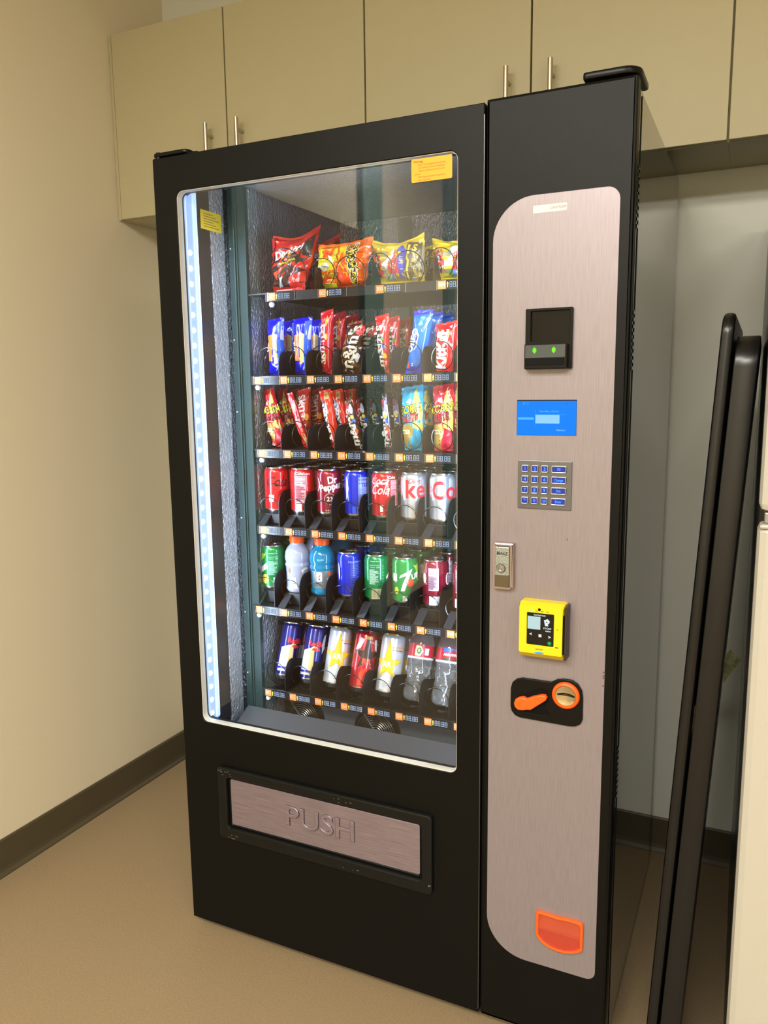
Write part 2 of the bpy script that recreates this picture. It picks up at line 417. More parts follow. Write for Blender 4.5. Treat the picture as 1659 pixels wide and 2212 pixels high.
# inner lining
b = MB()
b.box((.0585, .185, .41), (.112, .66, 1.797), M_STUCCO)
b.box((.706, .185, .41), (.7115, .66, 1.797), M_STUCCO)
b.box((.112, .648, .41), (.706, .658, 1.797), M_STUCCO)
b.box((.0585, .036, 1.7975), (.7115, .648, 1.8015), M_STUCCO)
b.box((.112, .185, .40), (.706, .648, .412), M_GREY)
for x in (.30, .52): b.box((x, .63, .42), (x+.035, .6475, 1.79), mat('rear_column', (88, 104, 100), .4, .3), .002)
lin_ = b.build('inner_lining', VM)
b = MB()   # green-grey mounting frame of the trays
b.box((.0715, .166, .44), (.0885, .184, 1.797), M_FLANGE, .002); b.box((.0885, .171, .44), (.1165, .184, 1.797), M_FLANGE, .001)
b.box((.0915, .1675, .44), (.0945, .171, 1.797), M_FLANGE); b.box((.697, .171, .44), (.7115, .184, 1.797), M_FLANGE, .001)
for z in (.62, .78, 1.02, 1.28, 1.45, 1.66): b.lathe([(0, .004), (.002, .0035), (.003, 0)], M_STEEL, 10, (.079, .166, z), 'y')
b.build('tray_mounting_frame', lin_)
b = MB()   # side lining next to the door opening, stucco strip and dark strip
b.box((.0575, .036, HZ0-.03), (.0606, .113, 1.797), mat('door_lining_dark', (12, 15, 26), .3), 0)
b.box((.0575, .113, .50), (.0610, .165, 1.797), M_STUCCO, 0)
b.build('door_side_lining', lin_)
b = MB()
b.box((.0606, .080, 1.6942), (.0611, .156, 1.736), mat('yellow_patch', (222, 196, 30), .5))  # flat yellow rectangle with darker lines on the side lining
for k in range(6): b.box((.0611, .09, 1.7+.0055*k), (.0612, .146-.01*(k % 3), 1.7022+.0055*k), mat('patch_lines', (150, 120, 20), .6))
b.build('yellow_patch', lin_)

# glass door
b = MB()
DF = [rr(0, .02, XS-.0015, MT, (.004, .002, .002, .004)), rr(HX0, HZ0, HX1, HZ1, .016), rr(.1325, .302, .6235, .4208, .006)]
plate(b, DF, 0, .032, M_BLACK, .0016)
b.box((.068, .012, .44), (.69, .031, .49), M_BMATTE)
door = b.build('glass_door', VM)
b = MB(); plate(b, [rr(HX0, HZ0, HX1, HZ1, .016), rr(HX0+.0008, HZ0+.0022, HX1-.0008, HZ1-.0008, .0152)], .0022, .016, M_TRIM)
b.build('window_trim', door)
b = MB(); b.box((HX0-.004, .005, HZ0-.004), (HX1+.004, .009, HZ1+.004), GLASS); b.build('glass_pane', door)
# lamp strips
for side, x0, x1 in ((0, HX0-.0004, .0660), (1, .6980, HX1+.001)):
    b = MB(); b.box((x0, .024, HZ0-.01), (x1, .060, 1.795), M_LEDH, .001)
    if side == 0: b.box((x1, .046, HZ0-.005), (x1+.002, .058, 1.793), mat('lamp_edge', (200, 215, 245), .3, emis=(150, 190, 255), es=1.1))
    ls = b.build('lamp_strip', VM)
    b = MB(); z = HZ0+.01
    while z < 1.64:
        xx = x1 if side == 0 else x0
        s = 1 if side == 0 else -1
        b.lathe([(0, .003), (.004, .0026), (.006, 0)], M_LED, 10, (xx, .031, z), 'x') if side == 0 else b.lathe([(0, -.0022), (.003, -.0018), (.0045, 0)], M_LED, 10, (xx, .031, z), 'x')
        z += .0335
    tag(b.build('diode_row', ls), kind='stuff')
# sloped chute panel below the trays and fans
b = MB()
b.add([(.075, .165, .5305), (.70, .165, .5305), (.70, .045, .47), (.075, .045, .47), (.075, .17, .525), (.70, .17, .525), (.70, .05, .462), (.075, .05, .462)],
      [(0, 1, 2, 3), (4, 7, 6, 5), (0, 4, 5, 1), (3, 2, 6, 7)], M_GREY)
b.box((.075, .163, .415), (.70, .1695, .5285), M_GREY)
b.box((.0612, .036, .44), (.092, .165, .505), mat('chute_side', (18, 24, 42), .3), .004)
b.build('chute_panel', VM)
b = MB(); b.box((.118, .286, .43), (.70, .292, .55), mat('fan_panel', (120, 128, 136), .4, .5)); fp = b.build('fan_panel', VM)
for cx in (.165, .385):
    b = MB(); b.lathe([(0, .004), (.062, .004), (.066, 0), (.066, -.004)], M_BMATTE, 40, (cx, .285, .465), 'y')
    for r in range(1, 9):
        R = .006*r+.004; b.tube([(cx+R*math.cos(a*math.pi/16), .276, .465+R*math.sin(a*math.pi/16)) for a in range(33)], .0009, M_STEEL, 5, False)
    for a in (.6, 2.2, 3.8, 5.3): b.tube([(cx, .277, .465), (cx+.058*math.cos(a), .277, .465+.058*math.sin(a))], .0012, M_STEEL, 5)
    b.build('fan_guard', fp)

# delivery flap
b = MB(); plate(b, [rr(.1023, .2685, .6531, .4497, .010), rr(.1275, .2975, .6290, .4255, .008)], -.010, .012, M_BEZEL, .004); bz = b.build('flap_frame', VM)
b = MB(); b.box((.128, .004, .298), (.6285, .030, .425), M_BMATTE); b.build('flap_recess', bz)
b = MB(); plate(b, [rr(.1338, .3034, .6222, .4194, .005)], -.001, .006, M_BRUSHH, .0012); fl = b.build('delivery_flap', VM)
b = MB(); flat(b, ('text', 'PUSH', .067, .3772, .3618, mat('emboss_shade', (84, 74, 82), .4, .6), {'sx': 1.155, 'bold': .030}), -.001)  # flat dark outline, painted shading around the raised letters
b.build('lettering_shade', fl)
vs, fs = text_geo('PUSH', -.006, .02, .020); b = MB()
b.add([(.3770+v.x*.067*1.16, -.0010-v.z*.075, .3622+v.y*.067) for v in vs], fs, M_BRUSHH); b.build('push_lettering', fl)
b = MB(); rs = random.Random(3)
for (cx, cz, n) in ((.117, .437, 14), (.124, .2755, 10), (.43, .437, 5), (.45, .282, 4), (.635, .29, 3)):
    for k in range(n):
        x = cx+rs.uniform(-.012, .03); z = cz+rs.uniform(-.006, .006); b.box((x, -.0104, z), (x+rs.uniform(.0015, .005), -.01, z+.001), M_ALU)
tag(b.build('paint_chips', bz), kind='stuff')

# control door
b = MB(); plate(b, [rr(XS+.0015, .02, MW-.002, MT+.005, (.002, .004, .004, .003))], 0, .034, M_BLACK, .006); cd = b.build('control_door', VM)
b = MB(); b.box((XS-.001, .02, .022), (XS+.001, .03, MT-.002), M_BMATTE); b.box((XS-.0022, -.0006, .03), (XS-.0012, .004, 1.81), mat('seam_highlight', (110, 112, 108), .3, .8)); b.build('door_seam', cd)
fas = rr(.7717, .1778, .993, 1.6640, (.082, .018, .022, .075), 12)
b = MB(); plate(b, [fas], -.0015, .0025, M_BRUSH, .0005); fa = b.build('fascia_panel', VM)
b = MB(); P = [(.9177, 1.0575), (.9183, 1.0585), (.9188, 1.056), (.9181, 1.0535), (.9176, 1.054)]
flat(b, ('poly', P, (25, 22, 22)), -.0014)
for z in (.80, .804, .811, .785): flat(b, ('rect', .9895, z, .9925, z+.0025, (70, 62, 52)), -.0014)
tag(b.build('scuff_marks', fa), kind='stuff')
# hinges on the top
b = MB(); b.add(*(lambda g: ([(v.x, v.y, 1.836+v.z) for v in g[0]], g[1]))(curve_geo([rr(.001, -.002, .096, .06, .012)], .008, .002)), M_BPLAS, True)
b.tube([(.014, .006, 1.828), (.014, .006, 1.842)], .006, M_BPLAS, 12); b.box((.09, .004, 1.83), (.118, .03, 1.8335), M_BPLAS, .001)
b.build('door_hinge', door)
b = MB(); b.add(*(lambda g: ([(v.x, v.y, 1.8435+v.z) for v in g[0]], g[1]))(curve_geo([rr(.925, -.003, 1.0185, .10, (.006, .03, .006, .006))], .012, .003)), M_BPLAS, True)
b.tube([(.995, .02, 1.833), (.995, .02, 1.848)], .008, M_BPLAS, 12); b.build('door_hinge', cd)

# labels
b = MB(); plate(b, [rr(.8446, 1.6330, .9035, 1.6456, .0015)], -.0018, .0006, mat('label_white', (235, 228, 212), .5))
flat(b, ('text', 'LUNCH ROOM', .0062, .8885, 1.6392, (70, 62, 60), {'sx': .68, 'bold': 0}), -.0018); b.build('name_label', fa)
b = MB(); plate(b, [rr(.6104, 1.7116, .6913, 1.7528, .003)], .0042, .0005, mat('orange_label', (252, 168, 12), .45))
TXC = (168, 104, 8)
flat(b, ('text', 'Warning:', .0052, .6245, 1.7475, (90, 50, 6), {'shear': .25}), .0042)
for i, s in enumerate(('Keep 3 ft air passage between the wall', 'and surface of machine for ventilation', 'Place the machine on level of a solid', 'ground', 'After longer placement the operators', 'clear refrigeration')):
    flat(b, ('text', s, .0047, .651 if len(s) > 25 else (.623 if len(s) < 10 else .637), 1.7418-.0054*i, TXC, {'sx': .74, 'bold': 0}), .0042)
b.build('warning_label', door)

# banknote acceptor
b = MB(); plate(b, [rr(.8360, 1.3635, .9200, 1.4697, .002), rr(.8455, 1.4120, .9152, 1.4650, .001)], -.009, .009, M_BPLAS, .001); ba = b.build('banknote_acceptor', VM)
b = MB(); b.box((.8455, -.003, 1.412), (.9152, -.0008, 1.465), mat('dark_window', (14, 12, 10), .08, spec=.3)); b.build('dark_window', ba)
b = MB(); plate(b, [rr(.8380, 1.3640, .9140, 1.4080, .002)], -.022, .016, M_BPLAS, .0015); flat(b, ('rect', .8400, 1.3835, .9110, 1.4055, (58, 66, 64)), -.022)
b.box((.8405, -.0235, 1.3705), (.9085, -.0222, 1.3822), M_BMATTE, .0004); ml = b.build('note_slot', ba)
for x in (.8568, .8910):
    b = MB(); flat(b, ('poly', [(x, 1.3905), (x+.0034, 1.3945), (x+.0030, 1.3995), (x+.0012, 1.3998), (x, 1.4022), (x-.0012, 1.3998), (x-.0030, 1.3995), (x-.0034, 1.3945)], glow((110, 255, 30), 1.3)), -.0222, 1)
    b.build('green_arrow_light', ml)

# screen
b = MB(); plate(b, [rr(.8205, 1.2448, .9298, 1.3092, .001)], -.0016, .001, M_BPLAS)
SCRN = glow((0, 134, 255), 1.)
flat(b, ('rect', .8210, 1.2453, .9293, 1.3072, SCRN), -.0018)
LT = glow((90, 190, 255), 1.); LB = glow((150, 215, 255), 1.)
flat(b, ('rect', .8555, 1.2668, .8993, 1.2822, LB), -.0018, 1); flat(b, ('rect', .8550, 1.259, .8553, 1.2925, LT), -.0018, 1); flat(b, ('rect', .8555, 1.2824, .911, 1.2828, LT), -.0018, 1)
flat(b, ('text', 'Please Make a Selection', .0050, .8805, 1.2886, LT, {'sx': .74}), -.0018, 1); flat(b, ('rect', .8232, 1.2735, .8525, 1.2775, LT), -.0018, 1)
flat(b, ('text', 'Welcome !', .0046, .9020, 1.2548, LB, {'sx': .8}), -.0018, 1); flat(b, ('text', '10  C', .005, .837, 1.3025, LT), -.0018, 1); flat(b, ('ell', .9115, 1.302, .0015, .0012, (20, 60, 130)), -.0018, 1)
b.build('display_screen', VM)

# keypad
b = MB(); plate(b, [rr(.8250, 1.1100, .9243, 1.1990, .0012)], -.0045, .004, mat('keypad_steel', (112, 114, 118), .34, .9), .0008); kp = b.build('keypad', VM)
KG = glow((60, 120, 255), 3.0); KB_ = mat('key_face', (34, 46, 92), .3, .3, emis=(20, 40, 190), es=.5)
keys = [['1', '2', '3', 'F0'], ['4', '5', '6', 'Change'], ['7', '8', '9', 'Exit'], ['*', '0', '20', 'Enter']]
for r in range(4):
    for c in range(4):
        wx = .0066 if c < 3 else .0138; cx = (.8388, .8570, .8752, .9012)[c]; cz = 1.1842-.0197*r
        k = MB(); plate(k, [rr(cx-wx, cz-.0066, cx+wx, cz+.0066, .0022, 4), rr(cx-wx+.0018, cz-.0048, cx+wx-.0018, cz+.0048, .0012, 4)], -.0078, .0035, M_STEEL, .0005)
        k.box((cx-wx+.0016, -.0066, cz-.005), (cx+wx-.0016, -.0045, cz+.005), KB_)
        s = keys[r][c]; flat(k, ('text', s, .0088 if len(s) == 1 else .0064, cx, cz, KG, {'sx': 1 if len(s) < 3 else .85}), -.0066)
        k.build('key', kp)

# lock handle
b = MB(); plate(b, [rr(.7830, .9555, .8212, 1.0432, .0015), rr(.7850, .9570, .8130, 1.0355, .001)], -.014, .013, mat('lock_bezel', (176, 160, 158), .3, .85), .003); lk = b.build('lock_handle', VM)
b = MB(); b.box((.7850, -.0135, .9572), (.8128, -.002, 1.0352), M_CHROME, .0012); b.box((.7852, -.0146, .9576), (.8124, -.0132, .982), mat('lock_plain', (128, 122, 108), .25, 1.), .0005)
flat(b, ('text', 'MAKE', .0098, .7992, 1.0225, (70, 66, 58), {'shear': .2, 'sx': .85, 'bold': .02}), -.0136); lp = b.build('lock_plate', lk)
b = MB(); b.lathe([(0, .003), (.0022, .003), (.0024, .0015), (.0045, .0015), (.005, .004), (.0075, .004), (.0095, .001), (.0098, -.001)], M_STEEL, 28, (.7975, -.0135, .9945), 'y'); b.build('lock_cylinder', lk)

# card reader
b = MB()
A = rr(.8385, .8320, .9232, .9385, .004, 3); Bq = rr(.8400, .8425, .9205, .9322, .003, 3); n = len(A)
vs = [(x, -.0015, z) for x, z in A]+[(x-.0005, -.022, z) for x, z in A]+[(x, -.0345, z) for x, z in Bq]
fs = [(i, (i+1) % n, (i+1) % n+n, i+n) for i in range(n)]+[(i+n, (i+1) % n+n, (i+1) % n+2*n, i+2*n) for i in range(n)]+[tuple(range(2*n, 3*n))]
b.add(vs, fs, M_YEL)
for (x0, x1, z) in ((.865, .893, .9375),): b.lathe([(0, .0355), (.0022, .0355), (.0028, .0345)], M_BMATTE, 14, (.8775, 0, .9275), 'y')
cr = b.build('card_reader', VM)
b = MB(); b.box((.9225, -.030, .8335), (.9275, -.0018, .937), mat('reader_back', (52, 44, 40), .4), .002); b.box((.9205, -.0335, .846), (.9232, -.024, .920), M_BPLAS, .001); b.build('reader_side', cr)
b = MB(); y = -.0346; WH = glow((235, 245, 250), 1.); 
flat(b, ('poly', rr(.8545, .8597, .9050, .9210, .0015), mat('reader_screen', (8, 9, 10), .12)), y)
flat(b, ('rect', .8560, .8895, .8800, .9140, glow((205, 235, 235), .9)), y, 1)
flat(b, ('text', 'Scan/Touch to pay', .0043, .8785, .9172, WH, {'sx': .68, 'bold': .02}), y, 1)
flat(b, ('poly', [(.8865, .9085), (.8935, .9115), (.8975, .9075), (.8960, .9020), (.8935, .9030), (.8950, .8980), (.8890, .8975)], WH), y, 1)
flat(b, ('rect', .8905, .9045, .8930, .9065, (8, 9, 10)), y, 2)
for i, (s, z) in enumerate((('Swipe', .9005), ('or To Cancel', .8945), ('press X', .8895))): pass
flat(b, ('text', '$ To Cancel', .0046, .8930, .8935, WH, {'sx': .62, 'bold': .03}), y, 1); flat(b, ('text', 'session', .0046, .8945, .8885, WH, {'sx': .75, 'bold': .03}), y, 1)
flat(b, ('text', '<', .0085, .8620, .8795, WH, {'bold': .04}), y, 1); flat(b, ('text', '>', .0085, .8975, .8770, WH, {'bold': .04}), y, 1)
flat(b, ('rect', .8770, .8755, .8825, .8808, WH), y, 1); flat(b, ('text', 'x', .008, .8618, .8690, glow((20, 80, 60), .6)), y, 1)
flat(b, ('text', '<', .005, .8800, .8675, glow((60, 80, 80), .6)), y, 1)
GR = glow((30, 220, 100), 1.)
vs_, fs_ = curve_geo([circ(.8975, .8655, .0034, 24), circ(.8975, .8655, .0024, 24)]); b.add([(v.x, y-.0008, v.y) for v in vs_], fs_, GR); flat(b, ('ell', .8975, .8655, .0014, .0014, GR), y, 1)
b.build('reader_screen', cr)
b = MB(); y = -.0346
flat(b, ('poly', rr(.8595, .9236, .8655, .9256, .0008), glow((150, 255, 150), 1.2)), y)
b.build('status_light', cr)
for x in (.8700, .8800, .8900):
    b = MB(); flat(b, ('poly', rr(x, .9236, x+.0055, .9254, .0007), (150, 128, 14)), y); b.build('status_light', cr)
b = MB()
flat(b, ('text', 'NAYAX', .0042, .8785, .8515, (70, 60, 20)), y); b.build('reader_lettering', cr)
b = MB(); flat(b, ('ell', .8785, .8447, .009, .0020, glow((70, 170, 255), 1.2)), y); b.build('blue_light', cr); b = MB()
flat(b, ('text', ')))', .004, .9115, .893, (120, 100, 20), {'rot': 90}), y); flat(b, ('rect', .9080, .858, .9140, .860, (90, 78, 20)), y)
b.build('contactless_mark', cr)

# coin mechanism
b = MB()
CP = [(.8168, .7190), (.8190, .7100), (.8255, .7025), (.8350, .6990), (.9330, .6978), (.9440, .7000), (.9525, .7060), (.9558, .7155), (.9556, .7582), (.9535, .7720), (.9460, .7840), (.9350, .7900), (.9205, .7905), (.9080, .7880), (.8960, .7808), (.8410, .7806), (.8290, .7770), (.8200, .7680), (.8168, .7560)]
plate(b, [CP], -.006, .0048, M_BPLAS, .002); cp = b.build('coin_plate', VM)
b = MB(); plate(b, [[(.823, .724), (.835, .741), (.858, .757), (.876, .765), (.889, .762), (.892, .742), (.883, .728), (.896, .716), (.888, .711), (.844, .709), (.832, .716)]], -.0066, .0008, M_BMATTE)
plate(b, [[(.840, .7135), (.846, .7085), (.886, .7075), (.893, .7135), (.8885, .7185), (.882, .7125), (.848, .7130)]], -.0078, .0016, M_BPLAS, .0005); b.build('coin_recess', cp)
LV = [(.8265, .7300), (.8285, .7235), (.8345, .7185), (.8440, .7190), (.8520, .7215), (.8600, .7225), (.8880, .7455), (.8905, .7515), (.8875, .7560), (.8800, .7560), (.8640, .7500), (.8520, .7440), (.8440, .7460), (.8360, .7435), (.8290, .7385)]
b = MB(); plate(b, [LV], -.0175, .011, M_ORG, .0028); b.build('coin_lever', cp)
b = MB(); b.lathe([(.0185, .004), (.0190, .0095), (.0205, .0115), (.0235, .0110), (.0255, .0085), (.0260, .004)], M_ORG, 48, (.9240, -.0015, .7590), 'y'); b.build('coin_ring', cp)
b = MB(); b.lathe([(0, .0066), (.012, .0073), (.0186, .0088)], mat('coin_dish', (205, 196, 165), .16, 1.), 40, (.9240, -.0015, .7590), 'y')
flat(b, ('poly', [(.9085, .7610), (.9180, .7625), (.9310, .7620), (.9405, .7600), (.9405, .7575), (.9310, .7595), (.9180, .7600), (.9085, .7587)], (10, 8, 6)), -.0108); b.build('coin_slot', cp)

# change cup
CU = [(.8755, .2495), (.8790, .2425), (.8880, .2330), (.9010, .2265), (.9170, .2235), (.9340, .2235), (.9500, .2275), (.9630, .2345), (.9688, .2410), (.9690, .2920), (.9665, .2975), (.9600, .2995), (.9330, .2995), (.9230, .2978), (.9120, .2978), (.8990, .2992), (.8800, .2998), (.8762, .2975)]
def inset(P, d):
    x0, x1 = min(p[0] for p in P), max(p[0] for p in P); z0, z1 = min(p[1] for p in P), max(p[1] for p in P)
    cx, cz = (x0+x1)/2, (z0+z1)/2; kx, kz = 1-2*d/(x1-x0), 1-2*d/(z1-z0)
    return [(cx+(x-cx)*kx, cz+(z-cz)*kz) for x, z in P]
b = MB(); plate(b, [CU, inset(CU, .0055)], -.009, .0085, M_ORG, .002); cc = b.build('change_cup', VM)
b = MB(); plate(b, [inset(CU, .0053)], -.0020, .0008, mat('cup_back', (214, 160, 138), .3)); flat(b, ('poly', [(.881, .262), (.8815, .249), (.890, .2385), (.904, .2325), (.92, .2295), (.938, .2295), (.952, .2345), (.9635, .243), (.9635, .262)], mat('cup_tray', (200, 60, 16), .2)), -.002, 1)
b.box((.881, -.0050, .2612), (.9645, -.0030, .2626), mat('cup_lip', (220, 150, 120), .2)); b.build('cup_tray', cc)
b = MB(); plate(b, [inset(CU, .0050)], -.0075, .0010, mat('cup_flap', (244, 168, 138), .05, trans=.9, ior=1.2)); b.build('cup_flap', cc)
# ------------------------------------------------------------------ trays, price labels, spirals
PITCH = .0727
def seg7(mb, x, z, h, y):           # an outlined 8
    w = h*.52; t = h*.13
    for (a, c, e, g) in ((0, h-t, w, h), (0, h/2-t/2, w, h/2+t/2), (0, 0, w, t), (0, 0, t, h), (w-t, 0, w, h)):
        flat(mb, ('rect', x+a, z+c, x+e, z+g, M_PRICE_GLOW), y)
def price_label(num, x, z, parent, y0):
    b = MB(); b.box((x-.0005, y0-.0012, z-.0098), (x+PITCH-.002, y0, z+.0098), M_PLBL)
    flat(b, ('rect', x+.0005, z-.0085, x+.0185, z+.0085, M_SBOX), y0-.0012)
    flat(b, ('text', num, .0125, x+.0095, z+.0002, (252, 214, 186), {'sx': .78, 'bold': -.004}), y0-.0012, 1)
    ax = x+.0222
    flat(b, ('poly', [(ax-.0009, z-.006), (ax+.0011, z-.006), (ax+.0013, z+.001), (ax+.0024, z+.001), (ax+.0001, z+.0065), (ax-.0022, z+.001), (ax-.0011, z+.001)], M_YARR), y0-.0012, 1)
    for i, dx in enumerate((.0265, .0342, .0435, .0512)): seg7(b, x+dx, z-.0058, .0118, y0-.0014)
    flat(b, ('rect', x+.0413, z-.006, x+.0425, z-.0046, M_PRICE_GLOW), y0-.0014)
    b.box((x-.0022, y0-.0016, z-.0098), (x-.0012, y0, z+.0098), M_ALU)
    o = b.build('price_label', parent); return o
def spiral(mbx, cx, cz, r, y0, y1, pitch=.06, ph=0, cw=1, wr=.0011):
    n = int((y1-y0)/pitch*22); P = []
    for i in range(n+1):
        a = ph+cw*2*math.pi*i/22; yy = y0+max(0, (i-9))*(y1-y0)/n
        P.append((cx+r*math.sin(a), yy, cz+r*math.cos(a)))
    mbx.tube(P, wr, M_WIRE, 5, True)
ROWS = [  # z of price strip, x of first label, y of the front strip, kind
    (1.545, .176, .170, 'wide'), (1.354, .1290, .170, 'snack'), (1.1805, .1330, .170, 'snack'),
    (.9925, .1300, .170, 'can'), (.7900, .1110, .1665, 'can'), (.5728, .1265, .170, 'tilt')]
# spiral centre x for column 0
CX0 = [0, .1605, .1605, .1480, .1290, .1500]
TRAYS = []
for r, (zs, x0, yf, kind) in enumerate(ROWS):
    b = MB(); zt = zs+.0098
    tilt = .30 if kind == 'tilt' else 0
    b.box((x0-.010, yf, zs-.0105), (.7025, yf+.004, zt+.0008), M_TRAY, .0006)
    xa = min(x0-.006, .118)
    # floor of the tray
    def fl_(y): return zt-(y-yf)*tilt
    b.add([(xa, yf+.003, fl_(yf)), (.703, yf+.003, fl_(yf)), (.703, .62, fl_(.62)), (xa, .62, fl_(.62)), (xa, yf+.003, fl_(yf)-.003), (.703, yf+.003, fl_(yf)-.003), (.703, .62, fl_(.62)-.003), (xa, .62, fl_(.62)-.003)],
          [(0, 1, 2, 3), (4, 7, 6, 5), (0, 4, 5, 1), (1, 5, 6, 2), (2, 6, 7, 3), (3, 7, 4, 0)], M_TRAY)
    b.lathe([(0, .004), (.005, .0035), (.0065, .001), (.0065, -.002)], mat('roller_white', (205, 212, 220), .3), 18, (x0+.004, yf+.006, zs-.0165), 'y')
    tr = b.build('shelf_tray', VM); TRAYS.append(tr)
    ncol = 4 if kind == 'wide' else 8
    for c in range(ncol):
        if kind == 'wide':
            xx = (.1765, .3110, .4540, .5980)[c]; price_label('00%d' % (c+1), xx, zs, tr, yf)
            if c < 3:
                d = MB(); d.box((xx+.0705, yf-.0016, zs-.0098), (xx+.0714, yf, zs+.0098), M_ALU); d.build('label_clip', tr)
            cx = (.2066, .345, .487, .630)[c]; s = MB()
            if c == 0: spiral(s, cx, 1.600, .054, .186, .55, .08, -2.2, 1)
            else:
                for sx, cw in ((-.0345, 1), (.0345, -1)): spiral(s, cx+sx, 1.591, .0325, .186, .55, .07, 2.4*cw, -cw)
            s.build('wire_spiral', tr)
            if c:
                xd = xx-.012
                d = MB(); d.box((xd-.0006, yf+.004, zt), (xd+.0006, .60, zt+.05), M_DIV); d.build('divider', tr)
            continue
        num = '0%d%d' % (r, c+1)
        xl = x0+PITCH*c; price_label(num, xl, zs, tr, yf)
        cx = CX0[r]+PITCH*c; s = MB()
        cz = {'snack': zs+.0465, 'can': zs+.0490, 'tilt': zs+.046}[kind]
        if kind == 'tilt':
            spiral(s, cx, cz, .0310, .185, .55, .07, 1.7, -1); s.v = [(x, y, z-(y-.185)*tilt) for x, y, z in s.v]
        else: spiral(s, cx, cz, .0305, .183, .56, .0605, -.9 if kind == 'snack' else 1.9, 1 if kind == 'snack' else -1)
        s.build('wire_spiral', tr)
        if c < 8:     # divider to the right of the column, rounded front
            xd = cx+PITCH/2-.001; hgt = {'snack': .060, 'can': .088, 'tilt': .078}[kind]; zb = zt-.001
            pr = [(yf+.002, zb), (.60, zb-(.43*tilt)), (.60, zb+hgt-(.43*tilt))]+[(yf+.034-.032*math.sin(a*math.pi/16), zb+hgt-.034+.034*math.cos(a*math.pi/16)) for a in range(9)]
            d = MB(); k = len(pr); d.add([(xd-.0007, y, z) for y, z in pr]+[(xd+.0007, y, z) for y, z in pr], [tuple(range(k)), tuple(range(2*k-1, k-1, -1))]+[(i, i+k, (i+1) % k+k, (i+1) % k) for i in range(k)], M_DIV)
            d.build('divider', tr)
        if kind == 'can':    # raised black rest with a tongue folded over the front lip
            zr = RZ = (1.0305 if r == 3 else .8330)
            d = MB(); d.box((cx-.024, .200, zt+.001), (cx+.024, .60, zr-.0008), M_TRAY, .002)
            xt = cx-.019; d.add([(xt-.010, yf-.0005, zt-.002), (xt+.010, yf-.0005, zt-.002), (xt+.014, .2005, zr-.004), (xt-.006, .2005, zr-.004), (xt-.010, yf+.002, zt-.004), (xt+.010, yf+.002, zt-.004), (xt+.014, .2005, zr-.007), (xt-.006, .2005, zr-.007)],
                  [(0, 1, 2, 3), (4, 7, 6, 5), (0, 4, 5, 1), (1, 5, 6, 2), (2, 6, 7, 3), (3, 7, 4, 0)], mat('tongue', (38, 40, 46), .35))
            d.build('can_rest', tr)

# ------------------------------------------------------------------ goods: builders
def foil(col, rough=.22): return mat('foil_%d_%d_%d' % tuple(col), col, rough, .15, coat=.5, bump=.5, bscale=55, bdist=.003)
def ord_(k): return ('front', 'second', 'third', 'fourth', 'fifth', 'sixth')[k]
def copy_tree(o, parent=None):
    c = o.copy(); C.objects.link(c)
    if parent: c.parent = parent
    for ch in [q for q in bpy.data.objects if q.parent == o]: copy_tree(ch, c)
    return c
def line_of(proto, n, step, name_fn, group, rnd=.0, tilt=0., drot=0.):
    """proto stands at the front; n-1 copies stand behind it"""
    rs = random.Random(len(group)+n); base = Vector(proto.location); rot = proto.rotation_euler.copy()
    tag(proto, name_fn(0), None, group)
    for k in range(1, n):
        c = copy_tree(proto); c['label'] = name_fn(k)
        c.location = base+Vector((rs.uniform(-rnd, rnd), step*k, -tilt*step*k)); c.rotation_euler = (rot.x, rot.y, rot.z+rs.uniform(-drot, drot))

CR, CH = .0302, .1135
def can(name, label, cat, body, loc, decals, r=CR, h=CH, neck=.0262, lidm=None, base=M_ALU, rot=.50, lean=0., fin=.016, metal=.35, face=0.):
    bm_ = mat('canpaint_%d_%d_%d' % tuple(body), body, .24, metal, coat=.6)
    b = MB()
    b.lathe([(0, .005), (r*.62, .0035), (r*.74, 0), (r*.78, 0), (r*.86, .004), (r*.985, .0085), (r, .012)], base, 36)
    b.lathe([(r, .012), (r, h-fin), (r*.985, h-fin*.72), (neck+.0012, h-.0045), (neck, h-.003)], bm_, 36)
    def fn(u, v, l):
        rad = r
        if v > h-fin: rad = r+(neck+.0008-r)*min(1, (v-(h-fin))/(fin-.004))
        a = -math.pi/2+rot+face+u/r
        return ((rad+l)*math.cos(a), (rad+l)*math.sin(a), v)
    for i, d in enumerate(decals): decal(b, d, fn, .005, n=min(i, 8))
    o = b.build(name); o.location = loc; o.rotation_euler = (lean, 0, 0)
    tag(o, label, cat)
    L = MB(); lm = lidm or M_ALU
    L.lathe([(neck, h-.0035), (neck+.0012, h-.001), (neck+.0010, h), (neck-.0002, h+.0002), (neck-.0016, h-.0012), (neck-.003, h-.0048), (neck-.005, h-.0042), (0, h-.0040)], lm, 36)
    vs, fs = curve_geo([circ(0, .004, .0062, 18, .0085), circ(0, .0078, .0030, 12)], .0012, .0003)
    ca, sa = math.cos(rot), math.sin(rot); L.add([(v.x*ca-v.y*sa, v.x*sa+v.y*ca, h-.0026+v.z) for v in vs], fs, lm)
    L.build('can_lid', o)
    return o
def facts(x0, z0, w, h, col, dark, rows=14):
    """nutrition panel"""
    D = [('rect', x0, z0, x0+w, z0+h, col), ('text', 'Nutrition Facts', w*.145, x0+w/2, z0+h-w*.09, dark, {'sx': .95}), ('rect', x0+.001, z0+h*.80, x0+w-.001, z0+h*.815, dark), ('text', 'Calories', w*.13, x0+w*.32, z0+h*.73, dark), ('text', '150', w*.2, x0+w*.80, z0+h*.73, dark)]
    rs = random.Random(rows)
    for i in range(rows):
        z = z0+h*.62-i*h*.60/rows; D.append(('rect', x0+.001, z, x0+w*rs.uniform(.45, .95), z+h*.022, dark))
    return D
